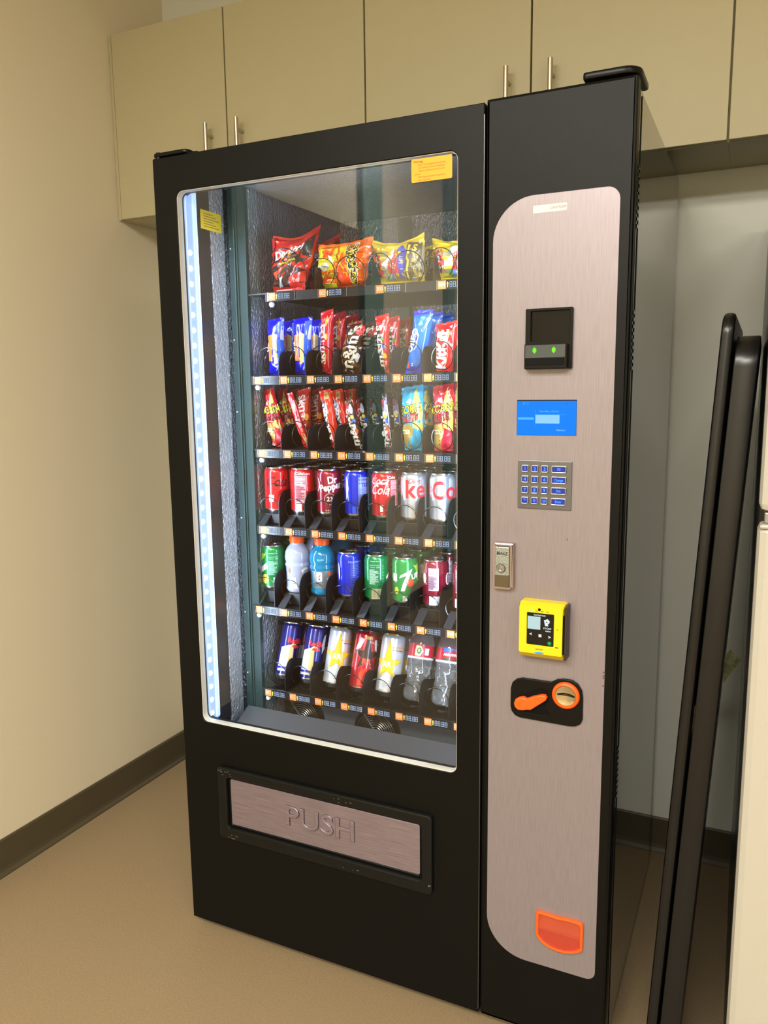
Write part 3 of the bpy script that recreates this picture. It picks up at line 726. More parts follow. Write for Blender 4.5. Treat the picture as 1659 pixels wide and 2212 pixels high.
def lines(x0, z0, w, n, gap, col, seed=1, th=.0008):
    rs = random.Random(seed); return [('rect', x0, z0-i*gap, x0+w*rs.uniform(.5, 1), z0-i*gap+th, col) for i in range(n)]
WHT = (232, 232, 236); BLK = (16, 14, 16)
def wave(x0, z0, x1, z1, w, amp, col, n=14):
    P = []; Q = []
    for i in range(n+1):
        t = i/n; x = x0+(x1-x0)*t; z = z0+(z1-z0)*t+amp*math.sin(t*2*math.pi); k = w*(.25+.75*math.sin(math.pi*t))
        P.append((x, z+k/2)); Q.append((x, z-k/2))
    return ('poly', P+Q[::-1], col)

# pouch with four measured corners (x, z), thickness, decals in unit square metres
def pouch(name, label, cat, corners, y, th, m, decals=(), y2=None, crimp=.045, bend=0., crinkle=.0012, seed=0, twist=0., lean=0., nx=14, ny=22, bel=.5, dip=0.):
    TL, TR, BR, BL = [Vector((p[0], p[1])) for p in corners]
    W_ = ((TR-TL).length+(BR-BL).length)/2; H_ = ((TL-BL).length+(TR-BR).length)/2
    org = Vector(((BL.x+BR.x)/2, y, min(BL.y, BR.y)))
    def P(s, t, side, lift=0.):
        q = (BL*(1-s)+BR*s)*(1-t)+(TL*(1-s)+TR*s)*t
        s_ = min(max(s, 0), 1); t_ = min(max(t, 0), 1)
        e = max(0., 1-abs(2*s_-1)**2.6)**.55
        tt = (t_-crimp)/(1-2*crimp)
        g = max(0., math.sin(math.pi*min(max(tt, 0), 1)))**bel if 0 < tt < 1 else 0.
        d = th/2*e*g+.0006
        nz = noise.noise(Vector((s*4+seed, t*6+seed*2, side*3+seed)))*crinkle*2.4+noise.noise(Vector((s*11+seed, t*14, seed)))*crinkle
        yy = bend*math.sin(math.pi*t)+twist*(s-.5)*(t-.5)*4+lean*t
        ed = .0012*math.sin(t*60) if (t_ < crimp or t_ > 1-crimp) else 0
        yv = yy-side*(d+lift)+nz*(1 if g > .05 else .3)+ed
        zz = q.y-dip*math.sin(math.pi*s_)*t_**3+(.0010*math.sin(s*W_*900) if t <= .001 or t >= .999 else 0)
        return (q.x-org.x, yv, zz-org.z)
    b = MB()
    for side in (1, -1):
        vs = [P(i/nx, j/ny, side) for j in range(ny+1) for i in range(nx+1)]
        fs = [(j*(nx+1)+i, j*(nx+1)+i+1, (j+1)*(nx+1)+i+1, (j+1)*(nx+1)+i) for j in range(ny) for i in range(nx)]
        if side < 0: fs = [f[::-1] for f in fs]
        b.add(vs, fs, m, True)
    n1 = (nx+1)*(ny+1); k = 0; fs = []
    for j in range(ny):
        a, c = j*(nx+1), (j+1)*(nx+1); fs.append((a+n1, c+n1, c, a)); a += nx; c += nx; fs.append((a, c, c+n1, a+n1))
    for i in range(nx): fs.append((i, i+1, i+1+n1, i+n1)); a = ny*(nx+1)+i; fs.append((a+1, a, a+n1, a+1+n1))
    b.add([], [], m); k0 = len(b.v)-2*n1
    for f in fs: b.f.append(tuple(q+k0 for q in f)); b.m.append(0); b.sm.append(True)
    for i, d in enumerate(decals):
        decal(b, d, lambda u, v, l: P(u/W_, v/H_, 1, l+.0003), .005, n=min(i, 10), off=.0002)
    o = b.build(name); o.location = org
    return tag(o, label, cat)
def WH_(c):
    TL, TR, BR, BL = [Vector(p) for p in c]; return ((TR-TL).length+(BR-BL).length)/2, ((TL-BL).length+(TR-BR).length)/2
# ------------------------------------------------------------------ goods: snacks
SN = 'chip bags and candy on the top tray'
def lab(desc, num):
    return lambda k: '%s, %s at label %s' % (desc, 'front one' if k == 0 else ord_(k)+' one back', num)
# 001 tortilla chips
c = [(.170, 1.688), (.284, 1.708), (.2515, 1.5605), (.1485, 1.5640)]; w, h = WH_(c)
RD = (205, 44, 32)
D = [('poly', [(.0, h*.50), (.03, h*.60), (w*.55, h*.62), (w*.98, h*.86), (w*.98, h*.50), (w*.6, h*.36), (0, h*.34)], (40, 34, 26)),
     ('poly', [(0, h*.36), (w*.45, h*.42), (w*.98, h*.30), (w*.98, h*.12), (w*.5, h*.05), (0, h*.10)], (58, 36, 30)),
     ('poly', [(w*.12, h*.30), (w*.28, h*.36), (w*.22, h*.12)], (214, 84, 44)), ('poly', [(w*.24, h*.16), (w*.44, h*.40), (w*.30, h*.38)], (196, 70, 36)),
     ('poly', [(w*.55, h*.22), (w*.99, h*.30), (w*.99, h*.03), (w*.60, h*.05)], (206, 44, 34)),
     ('poly', [(w*.36, h*.52), (w*.60, h*.68), (w*.54, h*.70), (w*.34, h*.56)], (226, 150, 52)), ('poly', [(w*.48, h*.50), (w*.63, h*.58), (w*.58, h*.64)], (216, 132, 40)),
     ('text', 'Doritos', .0270, w*.50, h*.655, WHT, {'rot': 13, 'shear': .25, 'bold': .035, 'sx': .9}), ('text', 'nacho cheese', .0085, w*.50, h*.475, (196, 200, 40), {'rot': 8, 'bold': .02}),
     ('text', '260', .0125, w*.78, h*.155, (244, 200, 190), {}), ('poly', [(w*.30, h*.05), (w*.40, h*.07), (w*.42, h*.24), (w*.36, h*.20)], (190, 190, 196)), ('rect', w*.10, h*.008, w*.62, h*.03, (236, 176, 168)),
     ('poly', [(0, h*.45), (w*.12, h*.50), (w*.10, h*.98), (0, h*.94)], (172, 34, 42))]
o = pouch('chip_bag', 'x', 'chip bag', c, .222, .052, foil(RD), D, seed=3, crinkle=.005, twist=.014, dip=.016)
line_of(o, 3, .095, lab('red and black bag of tortilla chips', '001'), 'red tortilla chip bags', .004, 0, .15)
# 002 cheese puffs
c = [(.285, 1.660), (.425, 1.668), (.402, 1.5605), (.280, 1.5605)]; w, h = WH_(c); OR = (236, 104, 22); YG = (206, 204, 40); RR = (206, 60, 24)
D = [('poly', [(0, 0), (w*.42, 0), (w*.46, h*.5), (w*.42, h*.96), (0, h*.96)], YG), ('poly', [(w*.04, h*.60), (w*.2, h*.85), (w*.34, h*.80), (w*.30, h*.62), (w*.14, h*.70)], RR),
     ('poly', [(w*.05, h*.20), (w*.2, h*.08), (w*.36, h*.24), (w*.24, h*.30), (w*.14, h*.20)], RR), ('ell', w*.22, h*.46, w*.085, h*.10, (222, 218, 210)), ('poly', [(w*.26, h*.72), (w*.40, h*.64), (w*.36, h*.52), (w*.30, h*.60)], (222, 218, 210)),
     ('poly', [(w*.02, h*.42), (w*.10, h*.52), (w*.12, h*.36), (w*.06, h*.28)], (222, 218, 210)), ('poly', [(w*.45, h*.02), (w*.52, h*.40), (w*.62, h*.30), (w*.60, h*.52), (w*.72, h*.22), (w*.76, h*.40), (w*.80, h*.04)], (226, 70, 22)),
     ('poly', [(w*.46, h*.92), (w*.50, h*.55), (w*.56, h*.78), (w*.60, h*.60), (w*.62, h*.92)], (246, 190, 30)), ('poly', [(w*.62, h*.45), (w*.68, h*.18), (w*.70, h*.34), (w*.78, h*.10), (w*.74, h*.42)], (246, 176, 30))]
for bo, cl in ((.13, (236, 226, 190)), (.085, BLK), (.02, (246, 214, 40))): D.append(('text', 'Cheetos', .0290, w*.765, h*.50, cl, {'rot': -76, 'bold': bo, 'sx': .95}))
D.append(('text', 'Crunchy', .0080, w*.60, h*.40, (250, 210, 60), {'rot': -60, 'bold': .03}))
D.append(('text', 'CHEESE', .0060, w*.24, h*.45, (60, 60, 130), {'rot': -20}))
o = pouch('chip_bag', 'x', 'chip bag', c, .222, .052, foil(OR), D, seed=8, crinkle=.005, dip=.006)
line_of(o, 2, .10, lab('orange and yellow bag of cheese puffs', '002'), 'orange cheese puff bags', .004, 0, .1)
# 003, 004 mixed candy
def candy_bag(c, seed, lab_):
    w, h = WH_(c); YE = (212, 184, 40)
    D = [('rect', 0, h*.14, w, h*.74, (150, 138, 110)), ('rect', w*.0, h*.16, w*.22, h*.72, (188, 40, 52)), ('ell', w*.13, h*.42, w*.055, h*.27, (36, 18, 22)), ('text', 'CHEWS', .010, w*.13, h*.42, (200, 190, 195), {'rot': 88}),
         ('poly', [(w*.34, h*.20), (w*.60, h*.20), (w*.57, h*.66), (w*.46, h*.68), (w*.40, h*.45)], (206, 44, 52)), ('poly', [(w*.22, h*.28), (w*.36, h*.30), (w*.50, h*.62), (w*.48, h*.80), (w*.40, h*.70), (w*.38, h*.55), (w*.24, h*.42)], (222, 226, 236)),
         ('text', 'taffy', .0100, w*.46, h*.34, (244, 226, 226), {'rot': 85}), ('rect', w*.30, h*.06, w*.36, h*.2, (70, 160, 96)), ('rect', w*.38, h*.07, w*.44, h*.2, (90, 100, 190)),
         ('poly', [(w*.54, h*.10), (w*.66, h*.08), (w*.72, h*.70), (w*.66, h*.84), (w*.56, h*.78)], (64, 66, 170)), ('text', 'FRUIT', .0120, w*.62, h*.42, (206, 212, 236), {'rot': 84, 'bold': .02}),
         ('poly', [(w*.68, h*.06), (w*.98, h*.06), (w*.98, h*.80), (w*.74, h*.90)], (78, 62, 30)), ('poly', [(w*.70, h*.06), (w*.74, h*.06), (w*.80, h*.80), (w*.76, h*.82)], (216, 182, 52)),
         ('poly', [(w*.80, h*.08), (w*.94, h*.10), (w*.95, h*.60), (w*.82, h*.62)], (164, 140, 52)), ('text', 'S', .020, w*.87, h*.70, (222, 196, 60), {'rot': -10, 'bold': .04}), ('text', 'STIXAM', .0125, w*.875, h*.36, (90, 74, 30), {'rot': 82, 'bold': .02})]
    return pouch('candy_bag', lab_, 'candy bag', c, .220, .050, foil(YE), D, seed=seed, crinkle=.0055, dip=.014)
o = candy_bag([(.4225, 1.6580), (.5475, 1.6640), (.5480, 1.5605), (.4320, 1.5605)], 5, 'x')
line_of(o, 2, .10, lab('yellow bag of mixed wrapped candy', '003'), 'yellow mixed candy bags', .004, 0, .1)
o = candy_bag([(.566, 1.6500), (.692, 1.6560), (.692, 1.5605), (.580, 1.5605)], 11, 'x')
line_of(o, 2, .10, lab('yellow bag of mixed wrapped candy beside the window edge', '004'), 'yellow mixed candy bags', .004, 0, .1)

# row 2
def narrow(c, num, desc, m, D, th=.024, n=3, cat='candy bar', nm='candy_wrapper', grp=None, seed=1, y=.222, step=.062, crk=.0016, bend=0, lean=0, bel=.5):
    o = pouch(nm, 'x', cat, c, y, th, m, D, seed=seed, crinkle=crk, bend=bend, lean=lean, nx=10, ny=22, bel=bel)
    line_of(o, n, step, lab(desc, num), grp or ('snacks in line %s' % num), .002, 0, .12); return o
BLU = (18, 22, 214)
def cracker_decals(w, h):
    return [('rect', w*.72, h*.02, w, h*.93, (20, 84, 216)), ('poly', [(w*.16, h*.24), (w*.42, h*.24), (w*.44, h*.72), (w*.13, h*.70)], (222, 124, 40)), ('poly', [(w*.50, h*.17), (w*.74, h*.22), (w*.74, h*.70), (w*.45, h*.76), (w*.46, h*.5), (w*.52, h*.46)], (214, 184, 128)),
            ('text', 'bits', .015, w*.07, h*.50, WHT, {'rot': 90, 'bold': .02}), ('poly', [(w*.9, h*.62), (w, h*.60), (w, h*.86), (w*.92, h*.84)], (200, 204, 230)), ('poly', [(w*.62, h*.04), (w*.76, h*.10), (w*.72, h*.16), (w*.6, h*.08)], (120, 170, 240))]
for num, cc_, sd in (('011', [(.138, 1.497), (.184, 1.503), (.180, 1.366), (.138, 1.370)], 2), ('012', [(.2105, 1.4960), (.262, 1.5010), (.2520, 1.366), (.2125, 1.369)], 4)):
    w, h = WH_(cc_); narrow(cc_, num, 'blue wrapper showing two sandwich crackers' + (', nearest the lamp strip' if num == '011' else ', right-hand one'), foil(BLU), cracker_decals(w, h), .03, grp='blue cracker wrappers', cat='cracker pack', nm='cracker_pack', seed=sd, bel=.3)
c = [(.2850, 1.508), (.3185, 1.516), (.3110, 1.366), (.2860, 1.372)]; w, h = WH_(c); RED = (200, 22, 40)
narrow(c, '013', 'slim red wrapper with sideways white letters', foil(RED), [('rect', 0, 0, w*.30, h*.80, (150, 14, 30)), ('text', 'SKITTLES', .0235, w*.25, h*.47, WHT, {'rot': 90, 'bold': .03, 'sx': .98}), ('poly', [(w*.40, h*.22), (w*.60, h*.20), (w*.62, h*.30), (w*.48, h*.36)], (140, 200, 60)), ('ell', w*.62, h*.58, w*.12, h*.05, (240, 180, 40)), ('poly', [(w*.52, h*.80), (w*.66, h*.92), (w*.72, h*.80), (w*.60, h*.74)], (240, 190, 50)), ('rect', w*.78, h*.1, w*.82, h*.85, (244, 150, 160))], .024, seed=6)
c = [(.3550, 1.4800), (.3960, 1.4880), (.3880, 1.366), (.3300, 1.370)]; w, h = WH_(c); BRN = (74, 44, 24)
narrow(c, '014', 'crumpled brown wrapper with large white letters', foil(BRN), [('poly', [(0, h*.10), (w*.2, h*.10), (w*.26, h*.75), (w*.1, h*.78)], (150, 108, 54)), ('text', "m&m's", .0400, w*.55, h*.46, (235, 230, 220), {'rot': 82, 'bold': .03, 'sx': .98}), ('ell', w*.95, h*.80, w*.22, h*.09, (196, 60, 64)), ('ell', w*.86, h*.30, w*.10, h*.09, (200, 210, 224)), ('rect', w*.1, h*.94, w*.9, h*.99, (120, 30, 26))], .030, seed=9, crk=.004)
c = [(.4250, 1.492), (.4600, 1.499), (.4600, 1.366), (.4410, 1.370)]; w, h = WH_(c)
narrow(c, '015', 'red wrapper with a dark spine and coloured candy dots', foil((206, 24, 34)), [('rect', 0, 0, w*.45, h*.80, (46, 28, 22)), ('text', "m&m's", .0300, w*.26, h*.46, (236, 232, 226), {'rot': 90, 'bold': .03, 'sx': 1.15}), ('poly', [(w*.46, h*.02), (w*.52, h*.02), (w*.5, h*.45), (w*.8, h*.75), (w*.72, h*.76), (w*.42, h*.48)], (240, 214, 224)), ('ell', w*.62, h*.58, w*.12, h*.034, (50, 150, 50)), ('ell', w*.66, h*.45, w*.15, h*.045, (44, 84, 214)), ('ell', w*.72, h*.29, w*.15, h*.045, (236, 204, 40)), ('ell', w*.8, h*.17, w*.11, h*.04, (240, 90, 30)), ('text', 'minis', .008, w*.68, h*.84, (240, 220, 226), {'rot': 80})], .024, seed=12)
c = [(.5230, 1.500), (.5680, 1.502), (.5400, 1.366), (.4990, 1.366)]; w, h = WH_(c)
narrow(c, '016', 'bright blue cookie wrapper leaning to the right', foil((14, 118, 232)), [('rect', 0, 0, w, h*.10, (40, 44, 200)), ('rect', 0, h*.93, w, h, (48, 40, 190)), ('poly', [(w*.36, h*.36), (w*.52, h*.42), (w*.55, h*.60), (w*.42, h*.66), (w*.34, h*.56)], (236, 238, 246)), ('poly', [(w*.34, h*.38), (w*.46, h*.43), (w*.48, h*.58), (w*.36, h*.63)], (24, 36, 120)), ('text', 'OREO', .0195, w*.22, h*.52, WHT, {'rot': 80, 'bold': .045}), ('text', 'Cookies', .0095, w*.80, h*.76, WHT, {'rot': 72}), ('poly', [(w*.08, h*.08), (w*.24, h*.08), (w*.16, h*.19)], (236, 92, 40)), ('text', '2', .010, w*.42, h*.13, WHT, {}), ('rect', w*.86, h*.3, w*.9, h*.7, (150, 210, 250))], .028, cat='cookie pack', nm='cookie_pack', seed=15, bend=.004)
c = [(.5735, 1.4690), (.6240, 1.4760), (.6185, 1.366), (.5740, 1.369)]; w, h = WH_(c)
narrow(c, '017', 'red chocolate wafer wrapper with white sideways letters', foil((214, 30, 34)), [('ell', w*.36, h*.45, w*.30, h*.38, (236, 196, 140)), ('ell', w*.365, h*.45, w*.275, h*.365, (214, 30, 34)), ('ell', w*.22, h*.76, w*.16, h*.07, (230, 220, 150)), ('text', 'KitKat', .0345, w*.36, h*.44, WHT, {'rot': 84, 'bold': .045, 'sx': .93}), ('poly', [(w*.60, h*.70), (w*.70, h*.66), (w*.72, h*.78), (w*.64, h*.80)], (206, 130, 60)), ('poly', [(w*.66, h*.90), (w*.82, h*.92), (w*.78, h*.86)], WHT), ('rect', w*.88, h*.2, w*.91, h*.95, (250, 150, 150))], .024, seed=18)
c = [(.648, 1.470), (.690, 1.476), (.690, 1.366), (.648, 1.368)]; w, h = WH_(c)
narrow(c, '018', 'red wrapper half hidden by the right window edge', foil((196, 30, 34)), [('text', 'BAR', .03, w*.4, h*.5, WHT, {'rot': 86})], .024, seed=19)

# row 3
def corn(c, num, desc, base, nutc, seed, th=.036, sx=1., n=3, part=None):
    w, h = WH_(c); YE = (214, 196, 96)
    D = [('poly', [(w*.50, h*.62), (w*.74, h*.98), (w*.98, h*.70), (w*.98, h*.30), (w*.6, h*.36)], YE), ('poly', [(0, h*.02), (w*.34, h*.02), (w*.62, h*.33), (w*.5, h*.42), (0, h*.40)], (168, 140, 66)), ('poly', [(w*.02, h*.12), (w*.3, h*.02), (w*.95, h*.05), (w*.98, h*.30), (w*.62, h*.31), (w*.34, h*.05)], base)]
    S = .0245*sx; u = w*.46
    for bo, cl in ((.07, (40, 34, 12)), (.015, (222, 216, 40))): D.append(('text', 'CORN', S, u, h*.64, cl, {'rot': 6, 'bold': bo, 'sx': .72, 'shear': .1}))
    for bo, cl in ((.07, (96, 18, 30)), (.0, nutc)): D.append(('text', 'NUTS', S*.88, u, h*.50, cl, {'rot': 12, 'bold': bo+.02, 'sx': .72, 'shear': .1}))
    D += [('rect', w*.10, h*.26, w*.44, h*.33, (214, 206, 160)), ('text', 'ORIGINAL', .006, w*.27, h*.295, (40, 34, 20), {'rot': 3, 'sx': .8}), ('poly', [(w*.3, h*.76), (w*.5, h*.82), (w*.55, h*.72)], (226, 220, 196))]
    return narrow(c, num, desc, foil(base), D, th, n, 'nut bag', 'nut_bag', seed=seed, crk=.003)
corn([(.1180, 1.3300), (.1480, 1.3360), (.1800, 1.1925), (.1400, 1.1945)], '021', 'slim red and yellow corn snack bag, leftmost', (196, 28, 44), (150, 20, 40), 21, .030, .95)
c = [(.1845, 1.3220), (.2010, 1.3260), (.2480, 1.1925), (.2300, 1.1940)]; w, h = WH_(c)
narrow(c, '022', 'narrow red stick pack leaning right, with pink edge', foil((200, 30, 40)), [('poly', [(w*.5, h*.35), (w*.95, h*.40), (w*.95, h*.85), (w*.3, h*.98)], (244, 150, 160)), ('rect', w*.55, h*.03, w*.95, h*.26, (196, 164, 100))], .018, 1, seed=23)
c = [(.1850, 1.3280), (.2210, 1.3380), (.2150, 1.1925), (.1880, 1.1945)]; w, h = WH_(c)
o = pouch('candy_wrapper', 'orange red wrapper with sideways white letters, second one back at label 022', 'candy bar', c, .275, .026, foil((196, 48, 30)), [('text', 'SKITTLES', .026, w*.42, h*.56, (226, 200, 190), {'rot': -86, 'bold': .03, 'sx': .9}), ('ell', w*.84, h*.50, w*.12, h*.06, (240, 160, 40))], seed=24)
c2 = copy_tree(o); c2['label'] = 'orange red wrapper with sideways white letters, third one back at label 022'; c2.location.y += .065
for q in (o, c2): q['group'] = 'snacks in line 022'
c = [(.2755, 1.3270), (.3063, 1.3330), (.3300, 1.1925), (.3090, 1.1940)]; w, h = WH_(c)
D = [('poly', [(0, h*.10), (w*.38, h*.04), (w*.42, h*.80), (w*.12, h*.84)], (52, 30, 22)), ('rect', w*.42, h*.84, w*.80, h*.98, (210, 150, 80)), ('text', 'SNICKERS', .0180, w*.24, h*.46, WHT, {'rot': 90, 'bold': .05, 'sx': 1.12}), ('poly', [(w*.42, h*.02), (w*.50, h*.02), (w*.48, h*.5), (w*.58, h*.66), (w*.46, h*.84)], (250, 196, 196)), ('ell', w*.55, h*.90, w*.14, h*.03, (150, 110, 60))]
narrow(c, '023', 'orange red wrapper with a row of white sideways letters', foil((226, 52, 28)), D, .022, 3, seed=26)
c = [(.3420, 1.3020), (.3600, 1.3120), (.3960, 1.1925), (.3720, 1.1940)]; w, h = WH_(c)
D = [('text', "m&m's", .030, w*.36, h*.44, (226, 224, 222), {'rot': 88, 'bold': .04, 'sx': 1.1}), ('poly', [(w*.1, h*.72), (w*.6, h*.74), (w*.5, h*.95), (w*.15, h*.92)], (176, 48, 66)), ('ell', w*.75, h*.80, w*.16, h*.10, (190, 206, 236)), ('ell', w*.72, h*.64, w*.13, h*.04, (226, 204, 50)), ('ell', w*.82, h*.56, w*.16, h*.045, (44, 84, 200)), ('ell', w*.82, h*.36, w*.14, h*.045, (222, 84, 34)), ('poly', [(w*.55, h*.0), (w*.62, h*.0), (w*.66, h*.5), (w*.6, h*.5)], (230, 230, 236))]
narrow(c, '024', 'dark brown wrapper leaning right with blue dot', foil((84, 56, 38)), D, .022, 3, seed=28)
c = [(.4390, 1.3200), (.4530, 1.3210), (.4680, 1.1925), (.4480, 1.1935)]; w, h = WH_(c)
D = [('text', "m&m's", .026, w*.30, h*.36, (226, 224, 232), {'rot': 88, 'bold': .04, 'sx': 1.2}), ('rect', w*.4, h*.66, w*.9, h*.93, (150, 140, 214)), ('rect', w*.05, h*.80, w*.45, h*.9, (196, 40, 60)), ('ell', w*.62, h*.60, w*.24, h*.045, (232, 206, 40)), ('ell', w*.78, h*.52, w*.22, h*.05, (40, 84, 214)), ('ell', w*.74, h*.38, w*.22, h*.045, (236, 84, 30)), ('ell', w*.8, h*.27, w*.18, h*.045, (206, 30, 60)), ('rect', w*.92, h*.05, w*.98, h*.8, (220, 220, 236))]
narrow(c, '025', 'thin dark purple wrapper seen edge-on with candy dots', foil((52, 40, 50)), D, .020, 3, seed=30)
corn([(.4900, 1.3330), (.5420, 1.3400), (.5450, 1.1925), (.4960, 1.1935)], '026', 'turquoise and gold bag of corn snack', (22, 160, 206), (196, 34, 56), 32)
corn([(.5660, 1.3350), (.6160, 1.3430), (.6170, 1.1925), (.5690, 1.1935)], '027', 'wide red and gold bag of corn snack', (204, 34, 58), (150, 20, 44), 34)
corn([(.6400, 1.3300), (.6900, 1.3400), (.6900, 1.1925), (.6420, 1.1935)], '028', 'red and gold corn snack bag at window edge', (196, 30, 52), (150, 20, 44), 36, n=2)

# ------------------------------------------------------------------ goods: cans and bottles
Z4 = 1.0306; Z5 = .8331
def cans(num, col, x, z, y, desc, body, D, n=6, step=.0608, face=0., metal=.35, rot=.5):
    o = can('soda_can', 'x', 'soda can', body, (x, y, z), D, face=face, metal=metal, rot=rot)
    line_of(o, n, step, lab(desc, num), 'soda cans in line %s' % num, .001, 0, .0); return o
CX4 = [.1475, .2225, .2965, .3720, .4440, .5180, .5890, .6620]
REDC = (200, 26, 34)
cola = {'shear': .35, 'bold': .005, 'sx': .80}
Y4 = .2215
cans('031', 0, CX4[0], Z4, Y4, 'red cola can with black script', REDC, [('text', 'Cola', .034, .004, .078, (30, 12, 16), {'shear': .35, 'sx': .9, 'bold': .0}), wave(-.022, .070, .030, .072, .003, .004, (30, 12, 16)), ('text', 'ZERO SUGAR', .0035, -.012, .060, (40, 12, 16), {}), ('rect', -.0185, .0335, -.005, .0465, (216, 214, 226)), ('ell', -.012, .031, .006, .0022, (214, 206, 220)), ('rect', .010, .024, .018, .035, (222, 214, 220))]+lines(-.0175, .0445, .012, 5, .0022, (150, 140, 170)))
cans('032', 1, CX4[1], Z4, Y4, 'red cola can turned to its white nutrition table', REDC, facts(-.018, .030, .027, .066, (226, 176, 190), (150, 40, 60))+[('text', 'Coke', .0090, -.006, .1015, WHT, {'shear': .3, 'bold': .02}), ('text', 'more', .0070, .012, .1005, WHT, {'shear': .3}), ('rect', -.015, .010, -.002, .028, (210, 222, 240)), ('rect', .001, .012, .012, .028, (40, 40, 50)), ('text', 'C', .012, .0065, .020, WHT, {})])
cans('033', 2, CX4[2], Z4, Y4, 'maroon pepper soda can with white lettering', (140, 18, 46), [('text', 'Dr', .024, .008, .088, WHT, {'rot': 6, 'bold': .03, 'sx': .85}), ('text', 'Pepper', .0235, .0045, .0720, WHT, {'rot': 10, 'bold': .03, 'sx': .86}), ('ell', .0015, .043, .0135, .0135, (216, 200, 206)), ('ell', .0015, .043, .0125, .0125, (96, 12, 30)), ('text', '23', .0150, .0015, .043, WHT, {'bold': .02}), ('text', '12 FL OZ', .0042, -.001, .016, WHT, {}), ('poly', [(-.030, .095), (-.024, .088), (-.0215, .078), (-.024, .068), (-.030, .060), (-.0265, .068), (-.025, .078), (-.0265, .088)], WHT)])
BLP = (10, 40, 200)
cans('034', 3, CX4[3], Z4, Y4, 'bright blue cola can with grey small print', BLP, [('rect', .002, .018, .034, .098, (120, 140, 200)), ('poly', [(-.030, .10), (-.024, .09), (-.0225, .07), (-.026, .05), (-.030, .044)], WHT), ('text', 'Nutrition', .0075, .013, .0925, BLP, {}), ('text', '150', .010, .018, .078, BLP, {}), ('rect', .003, .083, .030, .0845, BLP)]+lines(.003, .070, .026, 12, .0040, (60, 84, 190), 3)+[('rect', -.012, .013, -.004, .030, (40, 80, 220)), ('rect', -.002, .013, .008, .030, (60, 100, 230))])
cans('035', 4, CX4[4], Z4, Y4, 'red cola can with white script beside its nutrition table', (196, 18, 30), [('text', 'Coca', .0260, -.014, .092, WHT, cola), ('text', 'Cola', .0310, -.012, .071, WHT, cola), wave(-.026, .080, .010, .094, .0045, .003, WHT), ('rect', -.0125, .021, -.0055, .037, (226, 216, 216)), ('text', '12', .0055, -.009, .0155, WHT, {}), ('text', 'Coke', .0085, .016, .1000, WHT, {'shear': .25, 'bold': .02})]+facts(.012, .034, .024, .060, (222, 150, 165), (170, 30, 50), 12))
SIL = (196, 202, 216)
DR = (190, 26, 44)
cans('036', 5, CX4[5], Z4, Y4, 'silver diet cola can showing the letters ke', SIL, [('text', 'ke', .058, .001, .0745, DR, {'bold': .02, 'sx': .92}), ('text', 'Diet', .0165, -.001, .0945, (150, 50, 50), {'shear': .35, 'bold': 0}), ('text', '12 FL OZ', .0040, .006, .0245, (200, 90, 90), {}), ('text', '355 mL', .0040, .006, .0195, (200, 90, 90), {})], metal=.75)
cans('037', 6, CX4[6], Z4, Y4, 'silver diet cola can showing the letters Col', SIL, [('text', 'Col', .056, .004, .0745, DR, {'bold': .02, 'sx': .86})], metal=.75)
cans('038', 7, CX4[7], Z4, Y4, 'silver cola can half hidden by the window edge', SIL, [('text', 'Co', .05, 0, .0745, DR, {})], n=5, metal=.75)
# row 5
GRN = (10, 132, 62)
Y5 = .2225
X5 = [.1270, .2010, .2720, .3480, .4210, .4940, .5710, .6440]
sev = lambda dx: [('poly', [(-.016+dx, .066), (-.013+dx, .073), (.015+dx, .088), (.004+dx, .060), (-.004+dx, .036), (-.0125+dx, .036), (-.007+dx, .055), (.001+dx, .073)], WHT), ('ell', .0095+dx, .0555, .0092, .0092, (226, 62, 32)), ('text', 'UP', .017, .022+dx, .070, WHT, {'rot': 14, 'bold': .03, 'shear': .1}), ('rect', -.008+dx, .013, .002+dx, .0245, (226, 228, 226))]+lines(-.007+dx, .022, .008, 4, .0025, (60, 60, 60), 2, .001)
lime = ('poly', [(.004, .1045), (.014, .100), (.026, .085), (.030, .062), (.036, .055), (.038, .100), (.02, .1075)], (150, 196, 60))
cans('041', 0, X5[0], Z5, Y5, 'green lemon lime can with yellow fruit art', GRN, [('poly', [(-.032, .075), (-.022, .082), (-.010, .105), (-.028, .104)], (150, 206, 40)), ('poly', [(-.032, .058), (-.0125, .072), (-.0125, .057), (-.032, .044)], WHT), ('ell', -.018, .030, .010, .012, (220, 206, 60)), ('rect', .003, .010, .016, .034, (190, 206, 226))]+facts(-.009, .038, .026, .060, (20, 116, 62), (150, 206, 180)), 5, step=.088)
cans('044', 3, X5[3], Z5, Y5, 'deep blue cola can beside the blue sports drink', BLP, [('rect', -.002, .018, .034, .100, (22, 44, 168)), ('text', 'Nutrition', .0085, .012, .092, (130, 150, 220), {})]+lines(.001, .084, .028, 14, .0042, (110, 130, 210), 5)+[('poly', [(-.030, .09), (-.0255, .076), (-.0245, .06), (-.029, .045)], WHT)], 4, step=.088)
cans('045', 4, X5[4], Z5, Y5, 'green lemon lime can turned to its nutrition table', (12, 128, 66), facts(-.020, .042, .026, .060, (20, 110, 66), (176, 214, 190))+[('rect', -.0145, .010, .008, .0345, (186, 184, 150)), ('poly', [(.020, .060), (.028, .072), (.028, .064), (.022, .056)], WHT)]+lines(.010, .090, .006, 18, .0035, (110, 190, 140), 7)+[('rect', -.0135+.0028*i, .012, -.0125+.0028*i, .0330, (110, 104, 80)) for i in range(7)], 4, step=.088)
cans('046', 5, X5[5], Z5, Y5, 'green lemon lime can with large white 7', (14, 138, 62), [lime, ('ell', -.024, .036, .006, .009, (176, 186, 60)), ('rect', -.034, .058, -.022, .076, WHT)]+sev(0), 4, step=.088)
